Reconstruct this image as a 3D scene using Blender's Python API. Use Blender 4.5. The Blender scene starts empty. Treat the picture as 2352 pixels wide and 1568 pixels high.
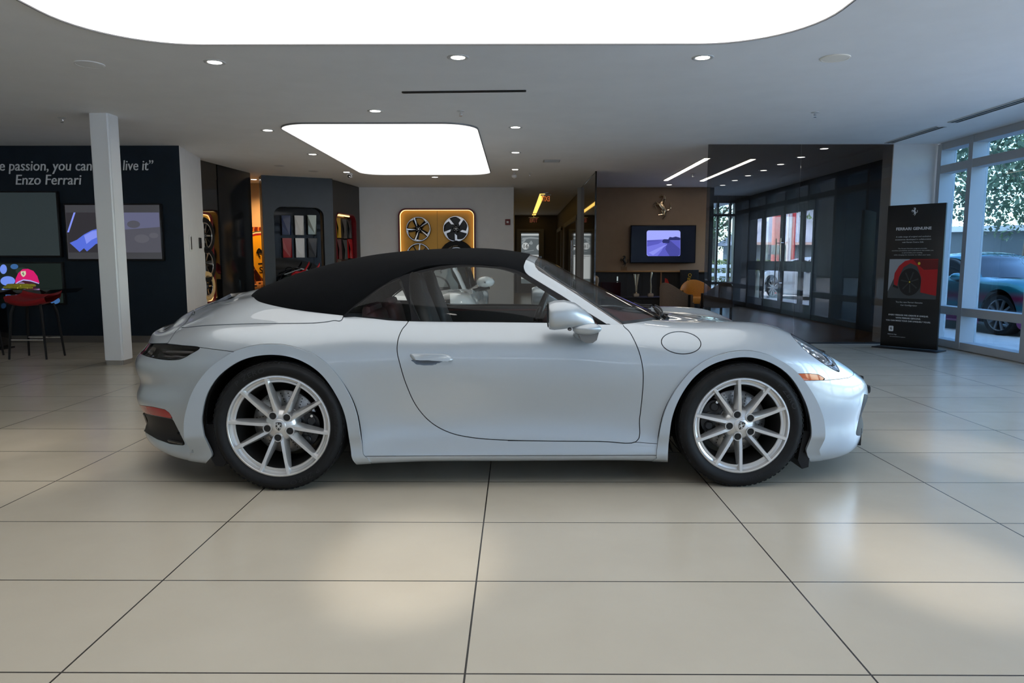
import bpy, bmesh, math, random
import numpy as np
from mathutils import Vector, Matrix, Euler
random.seed(7); rng = np.random.default_rng(7)
SC = bpy.context.scene; COL = SC.collection
PI = math.pi
# ------------------------------------------------------------------ camera
FPX = 1632.0; CAMH = 1.215
PITCH = math.atan2(187.0, FPX); YAW = math.atan2(9.0, FPX)
cam_d = bpy.data.cameras.new('camera'); cam = bpy.data.objects.new('camera', cam_d); COL.objects.link(cam)
cam_d.sensor_width = 36.0; cam_d.lens = 36.0 * FPX / 2352.0; cam_d.clip_start = 0.05; cam_d.clip_end = 400
cam.location = (0, 0, CAMH); cam.rotation_euler = (PI / 2 - PITCH, 0, YAW)
SC.camera = cam
# ------------------------------------------------------------------ world, exposure
SC.view_settings.view_transform = 'Standard'; SC.view_settings.look = 'None'
SC.view_settings.gamma = 1.0; SC.view_settings.use_curve_mapping = False
SC.view_settings.exposure = 0.0
W = bpy.data.worlds.new('sky'); SC.world = W; W.use_nodes = True
wn = W.node_tree.nodes; wl = W.node_tree.links
sky = wn.new('ShaderNodeTexSky'); sky.sky_type = 'NISHITA'; sky.sun_disc = False
sky.sun_elevation = math.radians(42); sky.sun_rotation = math.radians(200); sky.air_density = 1.0
wl.new(sky.outputs['Color'], wn['Background'].inputs['Color'])
wn['Background'].inputs['Strength'].default_value = 1.8
sun_d = bpy.data.lights.new('sun', 'SUN'); sun_d.energy = 15.0; sun_d.angle = math.radians(1.0)
sun_d.color = (1.0, 0.95, 0.88)
sun = bpy.data.objects.new('sun', sun_d); COL.objects.link(sun)
sun.rotation_euler = Vector((.60, -.45, -.66)).to_track_quat('-Z', 'Y').to_euler()  # high sun from behind the building: shines on the car park, not on the tiles
PANEL_E = 1.12      # glow of the stretched luminous ceiling panels
DOWN_W = 12.0      # watts of each ceiling downlight
# ------------------------------------------------------------------ helpers
def mat(name, col=(0.8, 0.8, 0.8), rough=0.5, metal=0.0, coat=0.0, emit=None, estr=0.0, spec=0.5, trans=0.0, ior=1.45, sheen=0.0, alpha=1.0, coat_rough=0.03):
    m = bpy.data.materials.new(name); m.use_nodes = True
    b = m.node_tree.nodes['Principled BSDF']; i = b.inputs
    i['Base Color'].default_value = (*col, 1); i['Roughness'].default_value = rough; i['Metallic'].default_value = metal
    i['Coat Weight'].default_value = coat; i['Coat Roughness'].default_value = coat_rough
    i['Specular IOR Level'].default_value = spec; i['Transmission Weight'].default_value = trans; i['IOR'].default_value = ior
    i['Sheen Weight'].default_value = sheen; i['Alpha'].default_value = alpha
    if emit is not None:
        i['Emission Color'].default_value = (*emit, 1); i['Emission Strength'].default_value = estr
    return m
def nodes(m): return m.node_tree.nodes, m.node_tree.links, m.node_tree.nodes['Principled BSDF']
def ramp(nt, fac, stops):
    r = nt.new('ShaderNodeValToRGB'); el = r.color_ramp.elements
    while len(el) > 1: el.remove(el[-1])
    el[0].position = stops[0][0]; el[0].color = (*stops[0][1], 1)
    for p, c in stops[1:]:
        e = el.new(p); e.color = (*c, 1)
    return r
def noisy(m, scale=8.0, amt=0.12, rough_amt=0.0, bump=0.0, detail=4.0, stretch=None):
    """break up the base colour, the gloss and the surface a little"""
    nt, ln, b = nodes(m)
    tc = nt.new('ShaderNodeTexCoord'); no = nt.new('ShaderNodeTexNoise'); no.inputs['Scale'].default_value = scale; no.inputs['Detail'].default_value = detail
    src = tc.outputs['Object']
    if stretch:
        mp = nt.new('ShaderNodeMapping'); mp.inputs['Scale'].default_value = stretch; ln.new(src, mp.inputs[0]); src = mp.outputs[0]
    ln.new(src, no.inputs['Vector'])
    c = b.inputs['Base Color'].default_value[:3]
    lo = tuple(max(0, x * (1 - amt)) for x in c); hi = tuple(min(1, x * (1 + amt)) for x in c)
    r = ramp(nt, None, [(0.3, lo), (0.7, hi)]); ln.new(no.outputs['Fac'], r.inputs[0]); ln.new(r.outputs[0], b.inputs['Base Color'])
    if rough_amt:
        mr = nt.new('ShaderNodeMapRange'); r0 = b.inputs['Roughness'].default_value
        mr.inputs['To Min'].default_value = max(0, r0 - rough_amt); mr.inputs['To Max'].default_value = min(1, r0 + rough_amt)
        ln.new(no.outputs['Fac'], mr.inputs['Value']); ln.new(mr.outputs[0], b.inputs['Roughness'])
    if bump:
        bp = nt.new('ShaderNodeBump'); bp.inputs['Strength'].default_value = bump; bp.inputs['Distance'].default_value = 0.01
        ln.new(no.outputs['Fac'], bp.inputs['Height']); ln.new(bp.outputs[0], b.inputs['Normal'])
    return m
def glassmat(name, tint, refl_ior=1.5, rough=0.0, frost=0.0):
    """thin pane: clear tinted transmission, mirror reflection by angle"""
    m = bpy.data.materials.new(name); m.use_nodes = True; nt = m.node_tree.nodes; ln = m.node_tree.links; nt.clear()
    out = nt.new('ShaderNodeOutputMaterial'); tr = nt.new('ShaderNodeBsdfTransparent'); tr.inputs[0].default_value = (*tint, 1)
    gl = nt.new('ShaderNodeBsdfGlossy'); gl.inputs['Roughness'].default_value = rough
    fr = nt.new('ShaderNodeFresnel'); fr.inputs['IOR'].default_value = refl_ior
    ge = nt.new('ShaderNodeNewGeometry'); inv = nt.new('ShaderNodeMath'); inv.operation = 'SUBTRACT'; inv.inputs[0].default_value = 1.0; ln.new(ge.outputs['Backfacing'], inv.inputs[1])
    mu = nt.new('ShaderNodeMath'); mu.operation = 'MULTIPLY'; ln.new(fr.outputs[0], mu.inputs[0]); ln.new(inv.outputs[0], mu.inputs[1])      # the far face of a pane neither tints nor mirrors again
    tm = nt.new('ShaderNodeMixRGB'); tm.inputs[1].default_value = (*tint, 1); tm.inputs[2].default_value = (1, 1, 1, 1); ln.new(ge.outputs['Backfacing'], tm.inputs[0]); ln.new(tm.outputs[0], tr.inputs[0])
    mx = nt.new('ShaderNodeMixShader'); ln.new(mu.outputs[0], mx.inputs[0]); ln.new(tr.outputs[0], mx.inputs[1]); ln.new(gl.outputs[0], mx.inputs[2])
    ln.new(mx.outputs[0], out.inputs[0]); return m
class MB:
    """collects shapes and links them as one mesh object"""
    def __init__(s): s.v = []; s.f = []; s.m = []; s.s = []
    def add(s, verts, faces, mi=0, smooth=False, M=None):
        o = len(s.v)
        for p in verts:
            s.v.append(tuple(M @ Vector(p)) if M is not None else tuple(float(c) for c in p))
        for f in faces:
            s.f.append(tuple(o + int(i) for i in f)); s.m.append(mi); s.s.append(smooth)
        return s
    def bm(s, b, mi=0, smooth=False, M=None):
        b.verts.index_update(); s.add([v.co[:] for v in b.verts], [[v.index for v in f.verts] for f in b.faces], mi, smooth, M); b.free(); return s
    def box(s, c, d, mi=0, bev=0.0, seg=2, M=None, rz=0.0, rx=0.0, ry=0.0):
        b = bmesh.new(); bmesh.ops.create_cube(b, size=1.0)
        bmesh.ops.scale(b, vec=d, verts=b.verts)
        if bev > 0: bmesh.ops.bevel(b, geom=b.edges[:], offset=min(bev, min(d) * .49), segments=seg, profile=0.5, affect='EDGES')
        T = Matrix.Translation(c) @ Euler((rx, ry, rz)).to_matrix().to_4x4()
        return s.bm(b, mi, bev > 0, T if M is None else M @ T)
    def quad(s, a, b, c, d, mi=0): return s.add([a, b, c, d], [(0, 1, 2, 3)], mi)
    def cyl(s, p, q, r, mi=0, n=20, r2=None, cap=True, smooth=True):
        p = Vector(p); q = Vector(q); r2 = r if r2 is None else r2; ax = (q - p)
        a = ax.normalized().orthogonal().normalized(); b = ax.normalized().cross(a)
        vs = []
        for k in range(n):
            t = 2 * PI * k / n; d = a * math.cos(t) + b * math.sin(t); vs += [p + d * r, q + d * r2]
        fs = [(2 * k, 2 * ((k + 1) % n), 2 * ((k + 1) % n) + 1, 2 * k + 1) for k in range(n)]
        s.add(vs, fs, mi, smooth)
        if cap:
            s.add(vs[0::2], [tuple(range(n))[::-1]], mi); s.add(vs[1::2], [tuple(range(n))], mi)
        return s
    def lathe(s, prof, mi=0, n=48, M=None, smooth=True, arc=2 * PI, start=0.0):
        """prof: (radius, height) pairs, spun about +Z"""
        full = abs(arc - 2 * PI) < 1e-6; c = n if full else n + 1; k = len(prof); vs = []
        for i in range(c):
            t = start + arc * i / n
            for r, z in prof: vs.append((r * math.cos(t), r * math.sin(t), z))
        fs = []
        for i in range(n):
            a = i * k; b = ((i + 1) % c) * k
            for j in range(k - 1): fs.append((a + j, b + j, b + j + 1, a + j + 1))
        return s.add(vs, fs, mi, smooth, M)
    def tube(s, pts, r, mi=0, n=10, cap=True, M=None):
        pts = [Vector(p) for p in pts]; rs = r if isinstance(r, (list, tuple)) else [r] * len(pts)
        up = None; vs = []
        for i, p in enumerate(pts):
            t = (pts[min(i + 1, len(pts) - 1)] - pts[max(i - 1, 0)]).normalized()
            a = t.orthogonal().normalized() if up is None else (up - t * up.dot(t)).normalized()
            up = a; b = t.cross(a)
            for k in range(n):
                g = 2 * PI * k / n; vs.append(p + (a * math.cos(g) + b * math.sin(g)) * rs[i])
        fs = []
        for i in range(len(pts) - 1):
            for k in range(n): fs.append((i * n + k, i * n + (k + 1) % n, (i + 1) * n + (k + 1) % n, (i + 1) * n + k))
        if cap: fs += [tuple(range(n))[::-1], tuple((len(pts) - 1) * n + k for k in range(n))]
        return s.add(vs, fs, mi, True, M)
    def prism(s, poly, z0, z1, mi=0, M=None, holes=None, top_mi=None):
        """flat outline (x,y) given a thickness along z"""
        n = len(poly); vs = [(x, y, z0) for x, y in poly] + [(x, y, z1) for x, y in poly]
        s.add(vs, [tuple(range(n))[::-1]], mi, False, M); s.add(vs, [tuple(range(n, 2 * n))], mi if top_mi is None else top_mi, False, M)
        s.add(vs, [(i, (i + 1) % n, n + (i + 1) % n, n + i) for i in range(n)], mi, False, M); return s
    def grid(s, P, mi=0, smooth=True, M=None, flip=False):
        P = np.asarray(P); a, b = P.shape[:2]
        fs = [(i * b + j, (i + 1) * b + j, (i + 1) * b + j + 1, i * b + j + 1) for i in range(a - 1) for j in range(b - 1)]
        if flip: fs = [f[::-1] for f in fs]
        return s.add(P.reshape(-1, 3), fs, mi, smooth, M)
    def build(s, name, mats, parent=None, sharp=40, loc=None, rot=None):
        me = bpy.data.meshes.new(name); me.from_pydata(s.v, [], s.f)
        mats = mats if isinstance(mats, (list, tuple)) else [mats]
        for m in mats: me.materials.append(m)
        me.polygons.foreach_set('material_index', s.m); me.polygons.foreach_set('use_smooth', s.s)
        me.validate(); me.update()
        if any(s.s) and sharp: me.set_sharp_from_angle(angle=math.radians(sharp))
        o = bpy.data.objects.new(name, me); COL.objects.link(o)
        if parent is not None: o.parent = parent
        if loc is not None: o.location = loc
        if rot is not None: o.rotation_euler = rot
        return o
def tag(o, label=None, cat=None, group=None, kind=None):
    if label: o['label'] = label
    if cat: o['category'] = cat
    if group: o['group'] = group
    if kind: o['kind'] = kind
    return o
def thing(name, label, cat, loc=(0, 0, 0), rz=0.0, group=None):
    o = bpy.data.objects.new(name, None); o.empty_display_size = 0.05; COL.objects.link(o)
    o.location = loc; o.rotation_euler = (0, 0, rz); return tag(o, label, cat, group)
def struct(name, mb, mats, label=None, sharp=40):
    return tag(mb.build(name, mats, sharp=sharp), label, None, None, 'structure')
def copy_tree(o, parent=None):
    c = o.copy(); COL.objects.link(c)
    if parent is not None: c.parent = parent
    for ch in list(o.children): copy_tree(ch, c)
    return c
def text_geo(s, size=1.0, depth=0.0, align='CENTER', space=1.0, shear=0.0, xs=1.0, bold=0.0):
    """letter outlines as mesh data in the xy plane"""
    cu = bpy.data.curves.new('txt', 'FONT'); cu.body = s; cu.size = size; cu.extrude = depth; cu.align_x = align; cu.space_character = space
    cu.shear = shear; cu.resolution_u = 3; cu.offset = bold
    o = bpy.data.objects.new('txt', cu); COL.objects.link(o)
    dg = bpy.context.evaluated_depsgraph_get(); me = bpy.data.meshes.new_from_object(o.evaluated_get(dg))
    vs = [(v.co.x * xs, v.co.y, v.co.z) for v in me.vertices]; fs = [tuple(p.vertices) for p in me.polygons]
    bpy.data.objects.remove(o); bpy.data.curves.remove(cu); bpy.data.meshes.remove(me)
    return vs, fs
def rrect(w, h, r, n=6, cx=0.0, cy=0.0):
    out = []
    for sx, sy, a0 in ((1, 1, 0), (-1, 1, 90), (-1, -1, 180), (1, -1, 270)):
        for k in range(n + 1):
            a = math.radians(a0 + 90 * k / n); out.append((cx + sx * (w / 2 - r) + r * math.cos(a), cy + sy * (h / 2 - r) + r * math.sin(a)))
    return out
def ring_prism(mb, outer, inner, z0, z1, mi=0, M=None):
    """frame between two outlines with the same point count"""
    n = len(outer); vs = [(x, y, z0) for x, y in outer] + [(x, y, z0) for x, y in inner] + [(x, y, z1) for x, y in outer] + [(x, y, z1) for x, y in inner]
    fs = []
    for i in range(n):
        j = (i + 1) % n
        fs += [(i, j, n + j, n + i)[::-1], (2 * n + i, 2 * n + j, 3 * n + j, 3 * n + i), (i, j, 2 * n + j, 2 * n + i), (n + i, n + j, 3 * n + j, 3 * n + i)[::-1]]
    return mb.add(vs, fs, mi, False, M)
def frame(o, x, y, z):
    """matrix with the given origin and axes"""
    x = Vector(x).normalized(); y = Vector(y).normalized(); z = Vector(z).normalized()
    return Matrix(((x.x, y.x, z.x, o[0]), (x.y, y.y, z.y, o[1]), (x.z, y.z, z.z, o[2]), (0, 0, 0, 1)))
def facing(o, ang=0.0):
    """panel frame at o: local x to the viewer's right, y up, z towards the room (-Y), turned by ang about Z"""
    c, s = math.cos(ang), math.sin(ang)
    return frame(o, (c, s, 0), (0, 0, 1), (s, -c, 0))
# ================================================================== the silver car
PSI = math.radians(1.15)
FWV = np.array([math.cos(PSI), math.sin(PSI), 0]); LTV = np.array([-math.sin(PSI), math.cos(PSI), 0])
CAR_O = np.array([-1.246, 3.637, 0.0]) + LTV * 0.926
def photo_px(V):
    """where points of the car (x forward from the rear axle, y to the far side, z up) stand in the photograph"""
    V = np.asarray(V, float); P = CAR_O + V[:, :1] * FWV + V[:, 1:2] * LTV; P = P + np.stack([0 * V[:, 2], 0 * V[:, 2], V[:, 2] - CAMH], 1)
    c, s = math.cos(-YAW), math.sin(-YAW)
    x = c * P[:, 0] - s * P[:, 1]; y = s * P[:, 0] + c * P[:, 1]; z = P[:, 2]
    d = y * math.cos(PITCH) - z * math.sin(PITCH); v = y * math.sin(PITCH) + z * math.cos(PITCH)
    return np.stack([1176 + FPX * x / d, 784 - FPX * v / d], 1)
def cspline(t, Y, q):
    """natural cubic spline through the rows of Y"""
    t = np.asarray(t, float); Y = np.asarray(Y, float); n = len(t); h = np.diff(t)
    A = np.zeros((n, n)); B = np.zeros((n,) + Y.shape[1:]); A[0, 0] = A[-1, -1] = 1
    for i in range(1, n - 1):
        A[i, i - 1] = h[i - 1]; A[i, i] = 2 * (h[i - 1] + h[i]); A[i, i + 1] = h[i]
        B[i] = 6 * ((Y[i + 1] - Y[i]) / h[i] - (Y[i] - Y[i - 1]) / h[i - 1])
    Mm = np.linalg.solve(A, B.reshape(n, -1)).reshape(B.shape)
    k = np.clip(np.searchsorted(t, q, side='right') - 1, 0, n - 2); sh = (-1,) + (1,) * (Y.ndim - 1)
    a = ((t[k + 1] - q) / h[k]).reshape(sh); b = ((q - t[k]) / h[k]).reshape(sh); hh = (h[k] ** 2).reshape(sh)
    return a * Y[k] + b * Y[k + 1] + ((a ** 3 - a) * Mm[k] + (b ** 3 - b) * Mm[k + 1]) * hh / 6
def smooth_poly(pts, n=10, closed=True):
    """rounded outline through points (Catmull-Rom, centripetal feel)"""
    P = np.asarray(pts, float); N = len(P); out = []
    R = range(N) if closed else range(N - 1)
    for i in R:
        p0, p1, p2, p3 = (P[(i - 1) % N], P[i], P[(i + 1) % N], P[(i + 2) % N]) if closed else (P[max(i - 1, 0)], P[i], P[i + 1], P[min(i + 2, N - 1)])
        for k in range(n):
            t = k / n; out.append(0.5 * ((2 * p1) + (-p0 + p2) * t + (2 * p0 - 5 * p1 + 4 * p2 - p3) * t * t + (-p0 + 3 * p1 - 3 * p2 + p3) * t ** 3))
    if not closed: out.append(P[-1])
    return np.array(out)
def sdist(Q, poly):
    """signed distance to a closed outline, positive inside"""
    Q = np.asarray(Q, float); poly = np.asarray(poly, float); A = poly; B = np.roll(poly, -1, 0)
    d = np.full(len(Q), 1e9); ins = np.zeros(len(Q), bool)
    for a, b in zip(A, B):
        e = b - a; L = e @ e
        if L < 1e-12: continue
        w = Q - a; t = np.clip((w @ e) / L, 0, 1); d = np.minimum(d, np.hypot(w[:, 0] - t * e[0], w[:, 1] - t * e[1]))
        c = (a[1] > Q[:, 1]) != (b[1] > Q[:, 1])
        if c.any():
            xi = a[0] + (Q[:, 1] - a[1]) * (b[0] - a[0]) / (b[1] - a[1] if b[1] != a[1] else 1e-9); ins ^= c & (Q[:, 0] < xi)
    return np.where(ins, d, -d)
class Sh:
    """a sheet: vertices and faces, cut along level sets"""
    def __init__(s, V, F): s.V = np.asarray(V, float); s.F = F
    def clip(s, val):
        keep = val > 0; newV = [*s.V]; F2 = []; cut = {}
        kl = keep.tolist()
        for f in s.F:
            k = [kl[i] for i in f]
            if all(k): F2.append(f); continue
            if not any(k): continue
            out = []
            for a in range(len(f)):
                i, j = f[a], f[(a + 1) % len(f)]
                if kl[i]: out.append(i)
                if kl[i] != kl[j]:
                    key = (i, j) if i < j else (j, i)
                    if key not in cut:
                        t = val[i] / (val[i] - val[j]); t = min(max(t, 0.001), 0.999); cut[key] = len(newV); newV.append(s.V[i] + (s.V[j] - s.V[i]) * t)
                    out.append(cut[key])
            if len(out) >= 3: F2.append(tuple(out))
        used = sorted({i for f in F2 for i in f}); mp = {o: n for n, o in enumerate(used)}
        V2 = np.array([newV[i] for i in used]) if used else np.zeros((0, 3))
        return Sh(V2, [tuple(mp[i] for i in f) for f in F2])
    def inside(s, poly, g=0.0): return s.clip(sdist(photo_px(s.V), poly) - g)
    def outside(s, poly, g=0.0): return s.clip(-sdist(photo_px(s.V), poly) - g)
    def split(s, poly, g=1.1, guard=None):
        d = sdist(photo_px(s.V), poly)
        if guard is not None: d = np.minimum(d, guard(s.V) * 400)     # keep to the surface one sees, not one hidden behind it
        return s.clip(d - g), s.clip(-d - g)
    def normals(s):
        N = np.zeros_like(s.V)
        for f in s.F:
            a, b, c = s.V[f[0]], s.V[f[1]], s.V[f[2]]; n = np.cross(b - a, c - a)
            for i in f: N[i] += n
        return N / np.maximum(np.linalg.norm(N, axis=1, keepdims=True), 1e-12)
    def rim(s):
        cnt = {}
        for f in s.F:
            for a in range(len(f)):
                i, j = f[a], f[(a + 1) % len(f)]; cnt[(i, j)] = 1
        return [(i, j) for (i, j) in cnt if (j, i) not in cnt]
    def offset(s, d):
        return Sh(s.V + s.normals() * d, s.F)
def sheet_obj(name, sh, m, parent, depth=0.008, mirror=False, keep_center=True, smooth=True):
    """link a sheet as one panel whose cut edges fold inwards"""
    V = sh.V.copy(); F = list(sh.F); sm = [smooth] * len(F)
    if depth:
        N = sh.normals(); mp = {}; add = []
        for i, j in sh.rim():
            if abs(V[i, 1]) < 2e-3 and abs(V[j, 1]) < 2e-3: continue
            for q in (i, j):
                if q not in mp: mp[q] = len(V) + len(add); add.append(V[q] - N[q] * depth)
            F.append((j, i, mp[i], mp[j])); sm.append(False)
        if add: V = np.vstack([V, np.array(add)])
    if mirror: V = V * np.array([1, -1, 1]); F = [f[::-1] for f in F]
    mb = MB(); mb.v = [tuple(p) for p in V]; mb.f = F; mb.m = [0] * len(F); mb.s = sm
    return mb.build(name, m, parent, sharp=35)
# ---- body shape: a ring of levels around the car, closed by the lid surface; half of it, mirrored
KX = [-1.02, -.99, -.905, -.76, -.60, -.42, -.2, 0, .22, .45, .70, 1.10, 1.50, 1.85, 2.10, 2.45, 2.75, 2.92, 3.10, 3.25, 3.365, 3.435, 3.455]
KH = [0, .35, .57, .75, .835, .89, .918, .926, .922, .905, .89, .882, .88, .884, .892, .90, .89, .855, .765, .62, .42, .20, 0]
LZ = [
 [.19, .185, .175, .15, .13, .125, .12, .12, .12, .125, .13, .13, .13, .13, .125, .12, .115, .11, .105, .10, .10, .105, .105],
 [.235, .23, .215, .19, .165, .155, .15, .15, .15, .155, .16, .16, .16, .16, .16, .15, .145, .14, .135, .13, .13, .135, .135],
 [.30, .295, .285, .27, .25, .24, .24, .24, .24, .24, .24, .24, .24, .24, .24, .24, .235, .23, .225, .22, .22, .22, .22],
 [.40, .395, .39, .38, .37, .36, .36, .36, .36, .36, .36, .36, .36, .36, .36, .36, .35, .33, .31, .31, .31, .31, .31],
 [.46, .46, .46, .465, .47, .47, .47, .47, .47, .47, .47, .47, .47, .47, .47, .47, .46, .43, .40, .39, .385, .385, .385],
 [.525, .525, .53, .54, .55, .57, .58, .59, .58, .58, .58, .58, .58, .58, .58, .58, .56, .51, .475, .455, .44, .435, .435],
 [.60, .60, .60, .61, .63, .66, .685, .695, .685, .675, .67, .67, .67, .67, .67, .675, .65, .60, .55, .515, .49, .485, .485],
 [.66, .66, .665, .675, .70, .73, .755, .765, .757, .745, .74, .74, .74, .74, .74, .745, .715, .665, .605, .555, .525, .518, .518],
 [.70, .70, .705, .72, .75, .785, .812, .82, .813, .80, .79, .79, .79, .79, .79, .795, .762, .71, .645, .59, .555, .548, .548],
 [.745, .745, .745, .76, .79, .83, .852, .858, .857, .853, .845, .842, .838, .832, .832, .838, .80, .745, .672, .615, .582, .577, .577],
 [.785, .78, .775, .785, .825, .862, .876, .884, .896, .902, .89, .885, .88, .872, .864, .866, .83, .77, .693, .637, .61, .607, .607]]
LN = [
 [.13, .13, .12, .10, .08, .06, .05, .05, .05, .055, .06, .06, .06, .06, .05, .05, .06, .07, .08, .10, .12, .12, .12],
 [.04, .04, .035, .03, .02, .01, .005, .005, .0, -.005, -.008, -.008, -.008, -.006, .0, .01, .02, .03, .035, .04, .05, .05, .05],
 [.05, .05, .045, .035, .025, .012, .008, .005, .003, .0, .002, .002, .0, .0, .005, .01, .012, .012, .012, .014, .015, .015, .015],
 [.01, .01, .01, .01, .01, .008, .005, .003, .006, .015, .022, .022, .02, .014, .008, .005, .005, .008, .01, .02, .03, .03, .03],
 [0, 0, 0, .0, .003, .004, .002, .0, .003, .012, .016, .016, .013, .009, .004, .0, .0, .0, .0, .003, .008, .01, .01],
 [.018, .018, .018, .016, .010, .004, 0, 0, 0, .004, .006, .004, .002, 0, 0, 0, 0, 0, 0, 0, 0, 0, 0],
 [0, 0, 0, .0, .004, .004, .004, .002, .002, 0, 0, 0, 0, 0, 0, .003, .008, .01, .012, .012, .015, .018, .018],
 [.01, .01, .01, .01, .012, .014, .018, .014, .012, .006, .004, .004, .005, .008, .012, .02, .028, .032, .036, .04, .045, .05, .05],
 [.045, .045, .045, .04, .036, .038, .044, .042, .034, .02, .016, .015, .018, .024, .036, .05, .062, .07, .075, .08, .085, .09, .09],
 [.075, .075, .075, .075, .075, .082, .09, .085, .07, .05, .045, .045, .05, .06, .08, .10, .115, .12, .125, .125, .13, .135, .135],
 [.09, .09, .09, .105, .13, .145, .15, .14, .12, .10, .092, .09, .10, .12, .16, .185, .20, .20, .195, .19, .19, .19, .185]]
TX = [-.93, -.92, -.895, -.82, -.65, -.48, -.25, 0, .22, .45, .70, 1.10, 1.50, 1.85, 2.12, 2.45, 2.75, 2.92, 3.05, 3.13, 3.19, 3.235, 3.27]
TZ = [.785, .80, .825, .887, .957, 1.007, 1.06, 1.09, 1.09, 1.05, 1.0, .95, .92, .90, .885, .848, .80, .765, .725, .695, .665, .637, .607]
TB = [[0, 0, 0, .004, .016, .034, .044, .044, .03, 0, 0, 0, 0, 0, -.012, -.016, -.014, -.01, -.005, 0, 0, 0, 0],
      [0, 0, .004, .012, .018, .02, .02, .02, .01, 0, 0, 0, 0, 0, -.004, -.005, -.004, -.003, 0, 0, 0, 0, 0]]
def plan(q):
    t = np.concatenate([[0], np.cumsum(np.hypot(np.diff(KX), np.diff(KH)))]); P = np.stack([KX, KH], 1)
    # mirrored continuation past both ends keeps the plan square to the centre line
    t2 = np.concatenate([-t[3:0:-1], t, 2 * t[-1] - t[-2:-5:-1]]); P2 = np.vstack([P[3:0:-1] * [1, -1], P, P[-2:-5:-1] * [1, -1]])
    return t, cspline(t2, P2, q), t2
def body_sheet(nu=620, sub=9):
    K = len(KX); t = np.concatenate([[0], np.cumsum(np.hypot(np.diff(KX), np.diff(KH)))])
    e = 1e-3; _, P, t2 = plan(t); _, Pa, _ = plan(t - e); _, Pb, _ = plan(t + e)
    T = (Pb - Pa); T /= np.linalg.norm(T, axis=1, keepdims=True); Nn = np.stack([-T[:, 1], T[:, 0]], 1)   # outward in plan
    rows = []
    for z, n in zip(LZ, LN):
        n = np.array(n); xy = P - Nn * n[:, None]; xy[0, 1] = xy[-1, 1] = 0; rows.append(np.stack([xy[:, 0], np.maximum(xy[:, 1], 0), z], 1))
    top = np.stack([TX, np.zeros(K), TZ], 1); cr = rows[-1]
    for fr, b in ((.38, TB[0]), (.70, TB[1])):
        L = cr + (top - cr) * fr; L[:, 2] += b; rows.append(L)
    rows.append(top); C = np.array(rows)                       # (levels, stations, 3)
    # mirrored ghosts at both ends so the sheet crosses the centre line smoothly
    fl = np.array([1, -1, 1]); C2 = np.concatenate([C[:, 3:0:-1] * fl, C, C[:, -2:-5:-1] * fl], 1)
    q = np.linspace(0, t[-1], nu); L = cspline(t2, np.swapaxes(C2, 0, 1), q)      # (nu, levels, 3)
    d = np.linalg.norm(np.diff(C[:, 9:16], axis=0), axis=2).mean(1); v = np.concatenate([[0], np.cumsum(np.maximum(d, .03))])
    Lv = np.swapaxes(L, 0, 1); gh = Lv[-2:-4:-1] * fl                              # ghosts across the centre line
    vv = np.concatenate([v, 2 * v[-1] - v[-2:-4:-1]]); Lg = np.concatenate([Lv, gh], 0)
    vq = np.concatenate([np.linspace(v[i], v[i + 1], (sub if i < 10 else sub * 2) + 1)[:-1] for i in range(len(v) - 1)] + [[v[-1]]])
    G = np.swapaxes(cspline(vv, Lg, vq), 0, 1); G[:, -1, 1] = 0; G[0, :, 1] = 0; G[-1, :, 1] = 0
    G[..., 1] = -G[..., 1]                                     # near side
    a, b = G.shape[:2]; idx = np.arange(a * b).reshape(a, b)
    F = np.stack([idx[:-1, :-1], idx[1:, :-1], idx[1:, 1:], idx[:-1, 1:]], -1).reshape(-1, 4)
    return Sh(G.reshape(-1, 3), [tuple(f) for f in F.tolist()])
# ---- lines of the car
ARCH_R = [(497, 1080), (488, 1040), (474, 985), (471, 950), (482, 900), (510, 858), (560, 825), (620, 814), (680, 823), (732, 853), (772, 903), (797, 960), (808, 1048), (810, 1090)]
ARCH_F = [(1531, 1090), (1533, 1060), (1536, 990), (1547, 940), (1572, 892), (1605, 855), (1650, 830), (1710, 819), (1768, 832), (1815, 866), (1848, 925), (1858, 985), (1850, 1030), (1836, 1090)]
HEADL = [(1815, 764), (1830, 763), (1849, 767), (1872, 781), (1892, 801), (1908, 820), (1921, 838), (1928, 853), (1916, 849), (1897, 838), (1872, 821), (1848, 802), (1828, 781)]
MARKER = [(1800, 858), (1860, 857.5), (1880, 860), (1889, 865), (1898, 872.5), (1870, 873.5), (1832, 874), (1818, 874)]
TAIL = [(330, 800), (338, 789), (352, 789), (385, 790), (420, 793), (459, 798), (437, 813), (421, 822), (405, 826), (380, 826), (350, 821), (324, 812)]
REFL = [(311, 929), (321, 930), (350, 934), (378, 940), (389, 948), (397, 962), (372, 957), (340, 951), (320, 944), (312, 938)]
RVENT = [(306, 938), (320, 945), (340, 952), (372, 958), (397, 963), (413, 995), (425, 1019), (421, 1022.5), (390, 1019), (360, 1008), (335, 993), (325, 984), (306, 962)]
DOOR = [(1430, 744), (1446, 762), (1460, 788), (1470, 815), (1476, 843), (1477.5, 870), (1475, 910), (1469, 962), (1461, 1014), (1380, 1013.5), (1250, 1012.5), (1150, 1010), (1080, 1004), (1030, 992), (988, 968), (955, 930), (932, 880), (917, 830), (912, 803), (915, 777), (924, 756), (938, 737.5), (950, 700), (1420, 700)]
CABIN = [(583, 681), (586, 672), (595, 664), (607, 658), (640, 647), (660, 560), (1480, 560), (1481, 704), (1510, 707), (1530, 712), (1538, 718), (1530, 725), (1505, 733), (1475, 738.5), (1432, 744), (1385, 745), (1250, 741), (940, 737.5), (860, 731.5), (790, 724.5), (700, 714), (640, 704), (600, 694), (587, 687)]
DECK = [(418, 752), (470, 747.5), (540, 744.5), (600, 743), (680, 742.5), (730, 741), (765, 736), (790, 724), (800, 600), (440, 600), (447, 712), (440, 722), (427, 741)]
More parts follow.
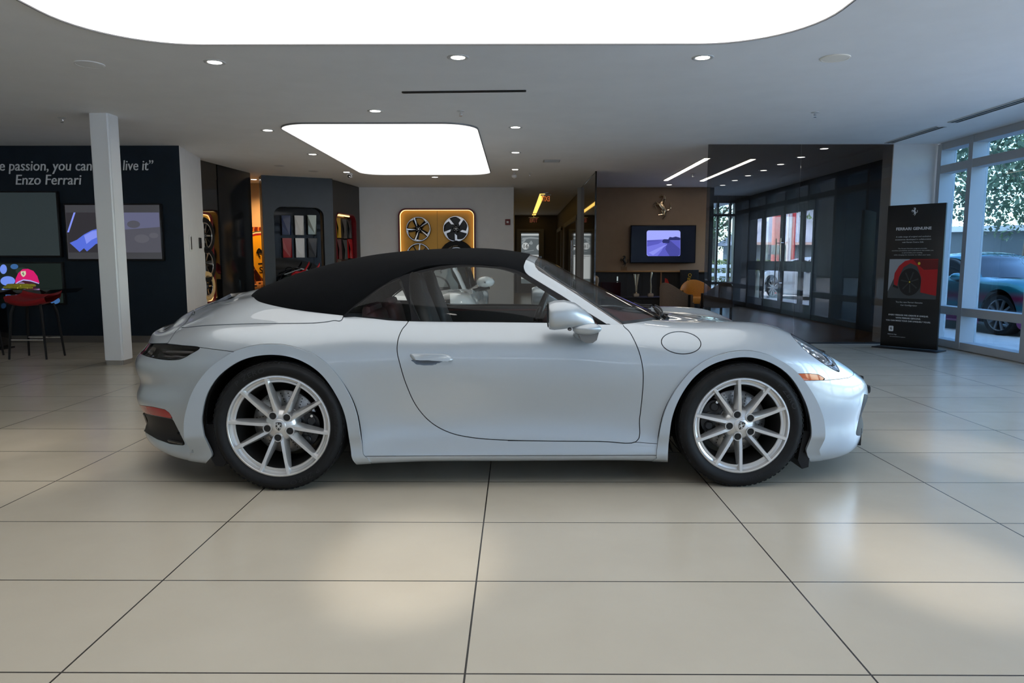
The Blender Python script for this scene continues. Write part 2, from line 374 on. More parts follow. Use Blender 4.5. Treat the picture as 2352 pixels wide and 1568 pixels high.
SPOIL = [(385, 788), (404, 760), (426, 741), (439, 722), (446, 712), (430, 640), (300, 740), (300, 775), (345, 789)]
RBUMP = [(385, 789), (459, 797.5), (505, 803.5), (555, 810), (585, 823), (560, 900), (540, 1090), (250, 1090), (250, 789)]
SILLP = [(800, 1050), (835, 1047.5), (1000, 1046.5), (1300, 1046), (1540, 1045), (1540, 1100), (800, 1100)]
ROCK = [(1000, 1011), (1300, 1013), (1461, 1015.5), (1540, 1021.5), (1540, 1060), (1000, 1060)]
FBUMP = [(1815, 873), (1898, 873), (1930, 870), (1950, 867), (1960, 861), (1962, 851), (1955, 840), (1930, 815), (1960, 780), (2100, 800), (2100, 1100), (1800, 1100)]
FUEL = [(1564.5 + 45.3 * math.cos(a) + 2.0 * math.sin(a), 787.0 + 25.6 * math.sin(a) + 1.5 * math.cos(a)) for a in np.linspace(0, 2 * PI, 48, endpoint=False)]
GRILL = [(1985, 905), (1978, 940), (1966, 993), (1967, 1000), (1976, 1000), (1987, 985), (1993, 968), (2010, 955), (2010, 910)]
M_paint = mat('silver_paint', (.40, .44, .475), .36, .55, 1.0, coat_rough=.02)
def _flake(m):
    nt, ln, b = nodes(m); tc = nt.new('ShaderNodeTexCoord'); v = nt.new('ShaderNodeTexVoronoi'); v.inputs['Scale'].default_value = 900
    ln.new(tc.outputs['Object'], v.inputs['Vector']); bp = nt.new('ShaderNodeBump'); bp.inputs['Strength'].default_value = .04; bp.inputs['Distance'].default_value = .001
    ln.new(v.outputs['Distance'], bp.inputs['Height']); ln.new(bp.outputs[0], b.inputs['Normal'])
_flake(M_paint)
M_blk = mat('black_plastic', (.008, .008, .009), .5, spec=.3)
M_gblk = mat('gloss_black', (.006, .006, .007), .08, coat=.5)
M_rub = noisy(mat('tyre_rubber', (.0085, .009, .010), .6, spec=.25), 30, .25, .08)
M_rubt = mat('tyre_lettering', (.017, .018, .019), .5, spec=.3)
M_alloy = mat('silver_alloy', (.60, .60, .60), .28, .75, .6, coat_rough=.06)
M_alloyd = mat('alloy_barrel', (.30, .30, .31), .35, .8)
M_barrel = mat('shaded_barrel', (.012, .012, .012), .5, spec=.2)  # inner barrel coloured near black, standing in for shade behind the spokes
M_disc = noisy(mat('brake_steel', (.42, .41, .40), .33, .9), 60, .25, .1)
M_hole = mat('drilled_hole', (.01, .01, .01), .8)
M_cal = mat('brake_caliper_black', (.010, .011, .013), .35, .0)
M_cloth = noisy(mat('black_canvas', (.0050, .0056, .0066), .95, spec=.08), 400, .3, 0, .15)
M_glass = glassmat('car_glass', (.62, .66, .645), 1.35)
M_wglass = glassmat('windshield_glass', (.52, .54, .53), 1.4)
M_lens = glassmat('lamp_lens', (.82, .86, .9), 1.5)
M_smoke = glassmat('smoked_lens', (.42, .40, .40), 1.5)
M_amber = mat('amber_lens', (.50, .085, .006), .12, coat=.6)
M_redl = mat('red_lens', (.30, .006, .006), .12, coat=.6)
M_chrome = mat('chrome', (.75, .75, .76), .12, 1.0)
M_int = mat('dark_interior', (.016, .016, .017), .6)
M_leather = noisy(mat('bordeaux_leather', (.085, .018, .018), .5), 120, .2, 0, .1)
M_bleather = noisy(mat('black_leather', (.018, .018, .018), .45), 120, .2, 0, .1)
car = thing('car', 'silver convertible with a closed black fabric roof parked on the beige tiles', 'car', tuple(CAR_O), PSI)
both = []
def panel(name, sh, m, depth=.008, center=False, label=None):
    if not sh.F: return None
    if center:                                            # one panel across the car
        V = np.vstack([sh.V, sh.V * [1, -1, 1]]); n = len(sh.V)
        mp = {}; key = {}
        for i, p in enumerate(V):
            if abs(p[1]) < 2e-3:
                k = (round(p[0], 4), round(p[2], 4)); mp[i] = key.setdefault(k, i)
            else: mp[i] = i
        F = [tuple(mp[i] for i in f) for f in sh.F] + [tuple(mp[i + n] for i in f)[::-1] for f in sh.F]
        F = [tuple(dict.fromkeys(f)) for f in F]; F = [f for f in F if len(f) > 2]
        o = sheet_obj(name, Sh(V, F), m, car, depth)
    else:
        o = sheet_obj(name, sh, m, car, depth); sheet_obj(name, sh, m, car, depth, mirror=True)
    if label: o['label'] = label
    return o
body = body_sheet()
arch_r, arch_f = smooth_poly(ARCH_R, 8), smooth_poly(ARCH_F, 8)
rem = body.outside(smooth_poly(CABIN, 5), .2)
rem = rem.outside(arch_r).outside(arch_f)
shell_src = rem
# flared flat lip around each wheel arch
def widen(A, w):
    c = A.mean(0); T = np.roll(A, -1, 0) - np.roll(A, 1, 0); T /= np.maximum(np.linalg.norm(T, axis=1, keepdims=True), 1e-9); N_ = np.stack([T[:, 1], -T[:, 0]], 1)
    sg_ = np.sign(((A - c) * N_).sum(1)).mean(); return A + N_ * (1 if sg_ > 0 else -1) * w(A)[:, None]
flare_r = widen(arch_r, lambda A: 25 + 17 * np.clip((A[:, 1] - 840) / 180, 0, 1) * (A[:, 0] < 640) + 2 * (A[:, 0] > 700))
flare_f = widen(arch_f, lambda A: 15 + 13 * np.clip((A[:, 1] - 840) / 120, 0, 1) * (A[:, 0] > 1700) + 11 * np.clip((A[:, 1] - 880) / 160, 0, 1) * (A[:, 0] < 1700))
lips = []
for fl_, lim, hh in ((flare_r, 1046, .928), (flare_f, 1060, .905)):
    d_ = np.minimum(sdist(photo_px(rem.V), fl_), (.82 - rem.V[:, 2]) * 400)
    lp_ = rem.clip(d_ - .2); rem = rem.clip(-d_ - .1); y_ = np.abs(lp_.V[:, 1]); k_ = np.clip((photo_px(lp_.V)[:, 1] - 1000) / 45, 0, 1)
    lp_.V[:, 1] = -np.maximum(y_ + .006, hh * (1 - k_) + (y_ + .006) * k_); lips.append(lp_)
head, rem = rem.split(smooth_poly(HEADL, 8), .9, lambda V: -.43 - V[:, 1])
mark, rem = rem.split(np.array(MARKER), .5)
tail, rem = rem.split(smooth_poly(TAIL, 4), .7, lambda V: .772 + .05 * np.clip((V[:, 0] + .8) / .4, -1, 1) - V[:, 2])
refl, rem = rem.split(np.array(REFL), .4)
rvent, rem = rem.split(np.array(RVENT), .3)
fuel, rem = rem.split(np.array(FUEL), 1.0)
door, rem = rem.split(smooth_poly(DOOR, 5), 1.0)
sill, rem = rem.split(np.array(SILLP), .7)
grill, rem = rem.split(np.array(GRILL), .3, lambda V: V[:, 0] - 3.0)
fb, rem = rem.split(np.array(FBUMP), .55)
spo, rem = rem.split(np.array(SPOIL), .8)
rb, rem = rem.split(np.array(RBUMP), .7)
deck, rem = rem.split(smooth_poly(DECK, 4), 1.0)
hx = lambda V: np.minimum(.612 - np.abs(V[:, 1]) - .10 * np.clip((V[:, 0] - 2.7) / .5, 0, 1) ** 2, np.minimum(V[:, 0] - 1.7, V[:, 2] - .5))
hood = rem.clip(hx(rem.V) - .0022); rem = rem.clip(-hx(rem.V) - .0022)
rk = sdist(photo_px(rem.V), np.array(ROCK)) / 420
ff = rem.clip(np.minimum(rem.V[:, 0] - 1.2, -rk - .002)); rf = rem.clip(np.maximum(1.2 - rem.V[:, 0], np.minimum(rk - .001, rem.V[:, 0] - 1.0)))
panel('rear_arch_flare', lips[0], M_paint, .014); panel('front_arch_flare', lips[1], M_paint, .014)
panel('front_fender', ff, M_paint); panel('rear_fender', rf, M_paint); panel('door_panel', door, M_paint)
panel('side_skirt', sill, M_paint); panel('front_bumper', fb, M_paint, center=True); panel('rear_bumper', rb, M_paint, center=True)
panel('spoiler', spo, M_paint, center=True); panel('engine_lid', deck, M_paint, center=True); panel('hood', hood, M_paint, center=True)
panel('fuel_flap', fuel, M_paint); panel('side_marker', mark, M_amber, label='orange side marker lens')
panel('rear_reflector', refl, M_redl, label='red reflector strip'); panel('rear_vent', rvent, M_blk, .03)
panel('front_grille', grill, M_blk, .03)
inner = shell_src.split(smooth_poly(HEADL, 8), -4, lambda V: -.43 - V[:, 1])[1].split(smooth_poly(TAIL, 4), -4, lambda V: .80 - V[:, 2])[1].offset(-.016)
panel('inner_shell', inner, M_blk, 0, center=True)
# ---- roof and glass
def rows_grid(ts, rows, nu, nv, ghost=True):
    """rows: cross-sections (same count of points) at the parameters ts"""
    C = np.array(rows, float)
    A = cspline(ts, C, np.linspace(ts[0], ts[-1], nu))
    d = np.linalg.norm(np.diff(C, axis=1), axis=2).mean(0); v = np.concatenate([[0], np.cumsum(d)])
    B = np.swapaxes(A, 0, 1)
    if ghost: B = np.concatenate([B, B[-2:-4:-1] * np.array([1, -1, 1])[None, None]], 0); v = np.concatenate([v, 2 * v[-1] - v[-2:-4:-1]])
    vq = np.linspace(0, d.sum(), nv)
    G = np.swapaxes(cspline(v, B, vq), 0, 1)
    a, b = G.shape[:2]; idx = np.arange(a * b).reshape(a, b)
    F = np.stack([idx[:-1, :-1], idx[1:, :-1], idx[1:, 1:], idx[:-1, 1:]], -1).reshape(-1, 4)
    return G, Sh(G.reshape(-1, 3), [tuple(f) for f in F.tolist()])
def sec(x, pts): return [(x, -y, z) for y, z in pts]
TOP = [(-.375, [(.22, .985), (.17, 1.0), (.12, 1.012), (.08, 1.02), (.04, 1.026), (0, 1.028)]),
       (-.31, [(.40, .955), (.34, 1.0), (.26, 1.03), (.17, 1.045), (.09, 1.053), (0, 1.055)]),
       (-.22, [(.50, .93), (.46, .995), (.38, 1.045), (.27, 1.072), (.14, 1.084), (0, 1.088)]),
       (-.10, [(.60, .90), (.565, .99), (.485, 1.06), (.345, 1.107), (.18, 1.127), (0, 1.133)]),
       (.10, [(.685, .885), (.65, 1.005), (.56, 1.095), (.40, 1.158), (.20, 1.184), (0, 1.191)]),
       (.33, [(.752, .90), (.71, 1.03), (.615, 1.135), (.43, 1.205), (.21, 1.234), (0, 1.242)]),
       (.62, [(.712, 1.125), (.67, 1.175), (.585, 1.215), (.42, 1.25), (.21, 1.270), (0, 1.276)]),
       (.95, [(.672, 1.192), (.64, 1.215), (.565, 1.240), (.41, 1.268), (.21, 1.285), (0, 1.291)]),
       (1.15, [(.672, 1.176), (.64, 1.203), (.565, 1.230), (.41, 1.260), (.21, 1.278), (0, 1.284)]),
       (1.36, [(.680, 1.085), (.645, 1.14), (.56, 1.193), (.41, 1.230), (.21, 1.248), (0, 1.254)])]
XM = [(.33, .90), (.42, 1.0), (.50, 1.072)]
G, roof = rows_grid([t[0] for t in TOP], [sec(*t) for t in TOP], 150, 70)
QG = [(797, 723.5), (830, 694), (880, 657), (905, 645), (917, 640), (922, 645), (945, 735), (900, 731.5), (850, 727.5)]
WIN_OUT = [(787, 725.5), (815, 701), (866, 664), (900, 643), (925, 632), (965, 620.5), (1010, 611), (1060, 606.5), (1105, 607), (1150, 611.5), (1186, 620), (1206, 629), (1216, 636), (1295, 683), (1397, 746), (1440, 760), (900, 800)]
DG = [(940, 634), (968, 625.5), (1012, 616.5), (1060, 611.5), (1105, 611.8), (1148, 616), (1182, 625.5), (1204, 637), (1235, 656), (1295, 694), (1374, 743.5), (1250, 739), (1100, 738), (962, 735)]
FRONT_EDGE = [(1216, 586), (1207, 598), (1202.5, 610), (1203, 618), (1206, 625), (1212, 632), (1222, 640), (1000, 900), (200, 900), (200, 300), (1218, 300), (1218, 580)]
roof = roof.inside(smooth_poly(FRONT_EDGE, 1), 0).outside(smooth_poly(WIN_OUT, 1))
panel('soft_top', roof, M_cloth, .012, center=True, label='black fabric roof')
# side glass sheet with its black surround
SX = [.22, .33, .45, .62, .80, .95, 1.12, 1.29, 1.41, 1.53, 1.74, 1.86]
SB = [(.79, .905), (.789, .905), (.787, .892), (.787, .876), (.787, .872), (.786, .871), (.784, .87), (.78, .868), (.777, .866), (.772, .864), (.764, .858), (.758, .853)]
ST = [(.77, .935), (.752, 1.0), (.734, 1.075), (.695, 1.155), (.674, 1.19), (.664, 1.203), (.661, 1.192), (.666, 1.145), (.680, 1.075), (.698, 1.01), (.742, .905), (.758, .866)]
rowsS = []
for x, b, t in zip(SX, SB, ST):
    r = []
    for k in range(6):
        f = k / 5; r.append((x, -(b[0] + (t[0] - b[0]) * f + .012 * math.sin(PI * f)), b[1] + (t[1] - b[1]) * f))
    rowsS.append(r)
_, side = rows_grid(SX, rowsS, 170, 44, ghost=False)
dg = smooth_poly(DG, 3); qg = smooth_poly(QG, 3)
panel('side_window', side.inside(dg), M_glass, 0, label='tinted door glass'); panel('quarter_window', side.inside(qg), M_glass, 0, label='tinted rear quarter glass')
panel('window_seal', side.inside(smooth_poly(WIN_OUT, 1)).outside(dg).outside(qg), mat('window_rubber', (.006, .006, .007), .5, spec=.2), .012, label='black rubber window surround')
# windshield and its silver frame
WC = [(1.20, 1.279), (1.307, 1.260), (1.418, 1.231), (1.587, 1.149), (1.756, 1.066), (1.926, .986), (2.10, .907), (2.20, .862)]
WE = [(1.23, .575, 1.225), (1.31, .555, 1.212), (1.372, .548, 1.180), (1.468, .588, 1.108), (1.582, .632, 1.033), (1.70, .675, .953), (1.825, .720, .868), (1.90, .745, .818)]
rowsW = []
for (xc, zc), (xe, he, ze) in zip(WC, WE):
    r = []
    for t in (1.22, 1.14, 1.07, 1.0, .93, .85, .7, .5, .25, 0):
        u = min(t, 1.0); y = he * u; x = xc + (xe - xc) * u ** 2.1; z = zc + (ze - zc) * u ** 2.6
        if t > 1: k = (t - 1) / .1; y += .040 * k; x -= .028 * k + .008 * k * k; z -= .030 * k + .009 * k * k
        r.append((x, -y, z))
    rowsW.append(r)
_, ws = rows_grid([0, .07, .14, .3, .48, .66, .85, 1], rowsW, 130, 80)
WGL = [(1236, 592), (1230, 600), (1228, 607), (1229.5, 613), (1235, 619), (1245, 626), (1285, 650), (1325, 676), (1380, 713), (1428, 745), (1475, 740), (1530, 730), (1560, 500), (1240, 500)]
WFR = [(1217, 586), (1208, 597), (1203, 610), (1203.5, 617), (1207, 625), (1214, 632), (1230, 642), (1293, 680), (1397, 748), (1440, 748), (1560, 700), (1560, 400), (1222, 400), (1219, 570)]
wgl = smooth_poly(WGL, 1)
frame_s, glass_s = ws.outside(wgl, .4).inside(np.array(WFR)), ws.inside(wgl, .4)
panel('windshield_frame', frame_s, M_paint, .03, center=True)
hdr = glass_s.V
frit_in = sdist(photo_px(glass_s.V), wgl) - 7.5
panel('windshield', glass_s.clip(frit_in), M_wglass, 0, center=True); panel('windshield_border', glass_s.clip(-frit_in), M_gblk, 0, center=True, label='black border band of the windshield')
# cowl with wipers
mb = MB()
cw = []
for x0, z0, f in ((1.86, .825, 0), (2.0, .85, .35), (2.12, .855, .7), (2.30, .84, 1.0)):
    cw.append([(x0 + .22 * (1 - (y / .72) ** 2) * (1 - f) - (f * .28) * (abs(y) / .72) ** 2, y, z0 + .008 * math.cos(y * 2) - .03 * abs(y) * f) for y in np.linspace(-.72, .72, 25)])
mb.grid(cw, flip=True); mb.build('cowl', M_blk, car)
for y0, y1 in ((-.50, .02), (.10, .60)):
    mb = MB(); pts = [(2.16 - .30 * abs(y0 + (y1 - y0) * f) ** 2, y0 + (y1 - y0) * f, .912 - .055 * abs(y0 + (y1 - y0) * f)) for f in np.linspace(0, 1, 9)]
    mb.tube(pts, .007, n=6); mb.tube([(p[0] + .012, p[1], p[2] + .012) for p in pts], .006, n=6)
    yp = y0 + .16; mb.tube([(2.21 - .35 * yp * yp, yp, .865), (2.17 - .33 * yp * yp, yp + .06, .895), (2.13 - .30 * ((y0 + y1) / 2) ** 2, (y0 + y1) / 2, .918)], [.016, .012, .008], n=8)
    mb.build('wiper', M_blk, car)
# ---- wheels
def spline_line(p, n): return smooth_poly(p, n, closed=False)
def make_wheel(name, cx, yface, rt, wd, rf, lug0, far=False, lettering=True):
    S = 1 if not far else -1
    M = frame((cx, -yface if not far else yface, rt), (S, 0, 0), (0, 0, 1), (0, -S, 0))
    rim = MB()
    prof = [(rf, -.022), (rf + .001, -.012), (rf - .003, -.007), (rf - .010, -.006), (rf - .0125, -.009), (rf - .016, -.028), (rf - .027, -.033), (rf - .029, -.029), (rf - .038, -.029), (rf - .041, -.034), (rf - .046, -.075), (rf - .058, -.11), (rf - .056, -wd + .03), (rf - .02, -wd + .01)]
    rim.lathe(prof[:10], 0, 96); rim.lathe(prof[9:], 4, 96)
    # hub dish
    rim.lathe([(0, -.022), (.036, -.022), (.043, -.025), (.060, -.030), (.078, -.040), (.092, -.060), (.096, -.085), (.05, -.10)], 0, 60)
    for k in range(5):
        la = math.radians(lug0 + 72 * k); c, s = math.cos(la), math.sin(la)
        lx, ly = .0625 * c, .0625 * s
        Mb = Matrix.Translation((lx, ly, 0))
        rim.lathe([(.0245, -.07), (.0245, -.021), (.0225, -.0165), (.0195, -.0165), (.0175, -.020), (.0172, -.048)], 0, 28, Mb)
        rim.lathe([(.0176, -.0195), (0, -.0200)], 3, 20, Mb); rim.lathe([(.0085, -.0198), (.0075, -.0185), (0, -.0185)], 3, 6, Mb, smooth=False)
        for sg in (-1, 1):
            ea = la + sg * math.radians(16.3)
            p1 = np.array([(rf - .004) * math.cos(ea), (rf - .004) * math.sin(ea)])
            p0 = np.array([lx - sg * .0195 * s + .004 * c, ly + sg * .0195 * c + .004 * s])
            d = p1 - p0; L = np.hypot(*d); d /= L; nrm = np.array([-d[1], d[0]])
            ring = []
            for f, wf, wb, zf, zb in ((-.10, .0065, .026, -.028, -.075), (.0, .0075, .026, -.0225, -.075), (.25, .0078, .0215, -.016, -.068), (.55, .0076, .0175, -.012, -.058), (.82, .0070, .0145, -.0085, -.046), (.93, .0066, .013, -.007, -.036), (1.0, .0060, .0085, -.0065, -.022)):
                q = p0 + d * (L * f)
                for o, z in ((-wb, zb), (-wf - .0022, zf - .0035), (-wf, zf), (wf, zf), (wf + .0022, zf - .0035), (wb, zb)):
                    ring.append((q[0] + nrm[0] * o, q[1] + nrm[1] * o, z))
            fs = []
            for i in range(6):
                for j in range(5): fs.append((i * 6 + j, (i + 1) * 6 + j, (i + 1) * 6 + j + 1, i * 6 + j + 1)[::-1])
            rim.add(ring, fs, 0, False)
        # fillet web between the two spokes of a pair
    for v in range(len(rim.v)): pass
    rim2 = MB(); rim2.add(rim.v, [], 0); rim2.f = rim.f; rim2.m = rim.m; rim2.s = rim.s
    rim2.v = [tuple(M @ Vector(p)) for p in rim.v]
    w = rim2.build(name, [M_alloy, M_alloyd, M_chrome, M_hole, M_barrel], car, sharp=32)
    def sub(mb, nm, mats, **k):
        mb.v = [tuple(M @ Vector(p)) for p in mb.v]; o = mb.build(nm, mats, w, **k); return o
    t = MB(); b = .5 * (rt - rf)
    t.lathe([(rf - .004, -.03), (rf - .001, -.012), (rf + .004, -.008), (rf + .012, -.006), (rf + .016, -.0015), (rf + b, .004), (rt - .026, .001), (rt - .022, -.003), (rt - .008, -.014), (rt - .003, -.024), (rt, -.04),
             (rt, -.068), (rt - .007, -.070), (rt - .007, -.078), (rt, -.08), (rt, -wd / 2 - .005), (rt - .007, -wd / 2 - .003), (rt - .007, -wd / 2 + .004), (rt, -wd / 2 + .006)][:16] + [(rt, -wd + .07), (rt - .003, -wd + .024), (rt - .03, -wd), (rf + b, -wd - .003), (rf, -wd + .01)], 0, 128)
    for k in range(72):     # shoulder blocks
        a = 2 * PI * k / 72; Mk = Matrix.Rotation(a, 4, 'Z') @ Matrix.Translation((rt - .0095, 0, -.0175)) @ Matrix.Rotation(math.radians(35), 4, 'Y')
        t.box((0, 0, 0), (.004, .0175, .014), 0, M=Mk)
    if lettering:
        def word(s, size, a0, rb, sp=1.0, flip=False, adv=None):
            vs, fs = text_geo(s, size, .0, 'CENTER', sp, .12, 1.25, .0)
            out = []
            for x, y, z in vs:
                a = a0 - x / rb if not flip else a0 + x / rb; r = rb + y if not flip else rb - y
                zz = .0045 if abs(r - rf - b) < .02 else .003
                out.append((r * math.cos(a), r * math.sin(a), zz))
            t.add(out, fs, 1)
        if lettering == 'rear':
            word('P ZERO', .036, math.radians(117), rf + .022, 1.15); word('305/30 ZR21', .022, math.radians(4), rf + .026, 1.1); word('P ZERO', .036, math.radians(-63), rf + .022, 1.15)
        else:
            word('P ZERO', .034, math.radians(35), rf + .020, 1.15); word('245/35 ZR20', .02, math.radians(-80), rf + .022, 1.1)
    sub(t, 'tyre', [M_rub, M_rubt], sharp=50)
    d = MB(); zD = -.135
    d.lathe([(.09, zD - .02), (.09, zD), (.168, zD), (.172, zD - .003), (.172, zD - .03), (.09, zD - .03)], 0, 72); d.lathe([(0, zD + .03), (.075, zD + .03), (.09, zD + .02), (.09, zD - .02)], 1, 48)
    for k in range(24):
        for j, (r, da) in enumerate(((.108, 0), (.123, .045), (.139, .09), (.155, .135))):
            a = 2 * PI * k / 24 + da; d.cyl((r * math.cos(a), r * math.sin(a), zD - .004), (r * math.cos(a), r * math.sin(a), zD + .0006), .0033, 2, 8)
    sub(d, 'brake_disc', [M_disc, M_alloyd, M_hole])
    cpr = MB(); a0 = math.radians(-15) if lettering == 'rear' or cx < 1 else math.radians(165)
    oo = []; ii = []
    for k in range(13):
        a = a0 + math.radians(-38 + 76 * k / 12); e = 1 - (abs(k - 6) / 6) ** 4 * .25; oo.append((.198 * e * math.cos(a), .198 * e * math.sin(a))); ii.append((.118 * math.cos(a), .118 * math.sin(a)))
    cpr.prism((ii + oo[::-1])[::-1], zD - .06, zD + .05, 0)
    for da in (-20, 0, 20):
        a = a0 + math.radians(da); cpr.lathe([(.024, zD + .05), (.024, zD + .058), (.018, zD + .062), (0, zD + .062)], 0, 20, Matrix.Translation((.155 * math.cos(a), .155 * math.sin(a), 0)))
    for da in (-30, 30):
        a = a0 + math.radians(da); cpr.lathe([(.008, zD + .05), (.008, zD + .066), (0, zD + .066)], 1, 6, Matrix.Translation((.165 * math.cos(a), .165 * math.sin(a), 0)), smooth=False)
    sub(cpr, 'brake_caliper', [M_cal, M_chrome], sharp=30)
    cp = MB(); cp.lathe([(.0365, -.026), (.0365, -.0185), (.034, -.0165), (.02, -.0150), (0, -.0145)], 0, 40)
    # shield emblem on the cap
    rot = Matrix.Rotation(math.radians(lug0 - (119 if cx < 1 else 97) + (0 if cx < 1 else -36)), 4, 'Z')
    sh = [(-.0155, .020), (-.008, .0215), (0, .0225), (.008, .0215), (.0155, .020), (.0165, .004), (.0145, -.008), (.009, -.017), (0, -.0235), (-.009, -.017), (-.0145, -.008), (-.0165, .004)]
    cp.prism([(x * 1.0, y) for x, y in sh], -.016, -.0135, 1, rot)
    for x0, x1, y0, y1 in ((-.0135, -.010, .006, .017), (-.007, -.0035, .006, .018), (.004, .0075, -.003, -.016), (.0098, .0128, -.003, -.011), (.003, .013, .006, .0085), (.003, .013, .0115, .014), (-.013, -.003, -.005, -.0025), (-.012, -.003, -.010, -.0075), (-.009, -.003, -.015, -.0125)):
        cp.prism([(x0, y0), (x1, y0), (x1, y1), (x0, y1)] if y1 > y0 else [(x0, y1), (x1, y1), (x1, y0), (x0, y0)], -.0136, -.0128, 0, rot)
    cp.prism([(-.006, .007), (0, .008), (.006, .007), (.006, -.003), (0, -.008), (-.006, -.003)][::-1], -.0136, -.0122, 0, rot)
    sub(cp, 'center_cap', [M_alloy, M_gblk])
    return w
make_wheel('wheel', 0, .926, .347, .300, .2725, 119, lettering='rear')
make_wheel('wheel', 2.45, .905, .3375, .245, .260, 111, lettering='front')
make_wheel('wheel', 0, .926, .347, .300, .2725, 119, far=True, lettering=False)
make_wheel('wheel', 2.45, .905, .3375, .245, .260, 111, far=True, lettering=False)
# ---- wheel housings, floor pan
for cx, r, yo, e in ((0, .385, .885, 0), (2.45, .378, .868, 0)):
    for sg in (-1, 1):
        mb = MB(); pr = []
        for y in (yo, .50):
            pr.append([(cx + (r + .01) * math.cos(a), sg * y, .345 + (r + (.03 if cx < 1 else .02)) * math.sin(a)) for a in np.linspace(-.42, PI + .42, 40)])
        mb.grid(pr, flip=sg > 0)
        mb.add([(cx + (r + .01) * math.cos(a), sg * .50, .345 + (r + .02) * math.sin(a)) for a in np.linspace(-.42, PI + .42, 40)], [tuple(range(40))])
        mb.build('wheel_housing', M_blk, car)
mb = MB()
mb.box((1.22, 0, .155), (1.66, 1.62, .03)); mb.box((1.22, 0, .24), (1.9, .98, .14)); mb.box((-.58, 0, .24), (.34, 1.0, .10)); mb.box((3.0, 0, .2), (.5, 1.2, .10)); mb.box((2.45, 0, .3), (.8, .8, .2)); mb.box((0, 0, .3), (.8, .8, .2))
mb.build('floor_pan', M_blk, car)
for sg in (-1, 1):       # splash flaps at the trailing and leading arch edges
    mb = MB(); mb.prism([(2.775, .14), (2.80, .09), (2.835, .10), (2.845, .30), (2.80, .30)], 0, .22, 0, frame((0, -.86 if sg < 0 else .64, 0), (1, 0, 0), (0, 0, 1), (0, -1, 0)) @ Matrix.Translation((0, 0, -.22 if sg < 0 else -.22)))
    mb.build('splash_flap', M_blk, car)
    mb = MB(); mb.prism([(-.40, .35), (-.375, .16), (-.355, .125), (-.315, .12), (-.30, .14), (-.30, .35)], 0, .25, 0, frame((0, -.875 if sg < 0 else .625, 0), (1, 0, 0), (0, 0, 1), (0, -1, 0)) @ Matrix.Translation((0, 0, -.25)))
    mb.build('splash_flap', M_blk, car)
# ---- lamps
def lift(sheet, pts):
    """drop outline points onto the near flank of the car"""
    P = photo_px(sheet.V); out = []
    for q in pts:
        d = ((P - np.array(q)) ** 2).sum(1); i = np.argpartition(d, 4)[:4]; w = 1 / (d[i] + .05); out.append((sheet.V[i] * w[:, None]).sum(0) / w.sum())
    return np.array(out)
for sg, mir in ((-1, False), (1, True)):
    hl = sheet_obj('headlight', head, M_lens, car, .0, mirror=mir)
    bowl = Sh(head.V - head.normals() * .05, head.F); rimv = head.rim()
    mbV = np.vstack([head.V - head.normals() * .002, head.V - head.normals() * .055]); n = len(head.V)
    F = [tuple(i + n for i in f) for f in head.F] + [(j, i, i + n, j + n) for i, j in rimv]
    b = Sh(mbV, F); o = sheet_obj('lamp_bowl', b, mat('lamp_bowl', (.50, .53, .56), .16, .9) if not mir else bpy.data.materials['lamp_bowl'], hl, 0, mirror=mir)
    cN = head.normals().mean(0); cN /= np.linalg.norm(cN)
    for k, (u, v) in enumerate(((-.03, .02), (.045, -.018))):
        c = head.V.mean(0); ax = np.array([.55, 0, -.6]); ax -= cN * (ax @ cN); ax /= np.linalg.norm(ax); ay = np.cross(cN, ax)
        for a_, b_ in ((-.085, 0), (-.015, .0), (.055, .0)):
            pass
    lampm = MB(); c = head.V.mean(0)
    for a_ in (-.105, -.04, .03, .095):
        p = c + ax * a_ - cN * .035
        R = frame(tuple(p), tuple(ax), tuple(ay), tuple(np.cross(ax, ay)))
        lampm.lathe([(.026, .006), (.022, .012), (.016, .004), (0, .002)], 0, 18, R); lampm.box((0, .03, .004), (.05, .008, .006), 0, M=R)
    strip = [c + ax * a_ - cN * .012 + ay * (.034 + .02 * math.cos(a_ * 9) * 0) for a_ in np.linspace(-.15, .13, 9)]
    lampm.tube([tuple(p) for p in strip], .005, 0, 6)
    if mir: lampm.v = [(x, -y, z) for x, y, z in lampm.v]; lampm.f = [f[::-1] for f in lampm.f]
    lampm.build('projector', [M_chrome], hl)
    tl = sheet_obj('tail_light', tail, M_smoke, car, 0, mirror=mir)
    n = len(tail.V); tb = Sh(np.vstack([tail.V - tail.normals() * .001, tail.V - tail.normals() * .05]), [tuple(i + n for i in f) for f in tail.F] + [(j, i, i + n, j + n) for i, j in tail.rim()])
    sheet_obj('lamp_bowl', tb, M_gblk, tl, 0, mirror=mir)
    pxs = photo_px(tail.V)
    for lo, hi in (((336, 803), (440, 808)), ((345, 815), (425, 819))):
        ln = []
        for f in np.linspace(0, 1, 10):
            q = np.array([lo[0] + (hi[0] - lo[0]) * f, lo[1] + (hi[1] - lo[1]) * f]); i = np.argmin(((pxs - q) ** 2).sum(1)); ln.append(tail.V[i] - tail.normals()[i] * .016)
        lm = MB(); lm.tube([tuple(p) for p in ln], .0065, 0, 6)
        if mir: lm.v = [(x, -y, z) for x, y, z in lm.v]; lm.f = [f[::-1] for f in lm.f]
        lm.build('light_strip', [mat('tail_strip', (.25, .25, .26), .2, .6) if 'tail_strip' not in bpy.data.materials else bpy.data.materials['tail_strip']], tl)
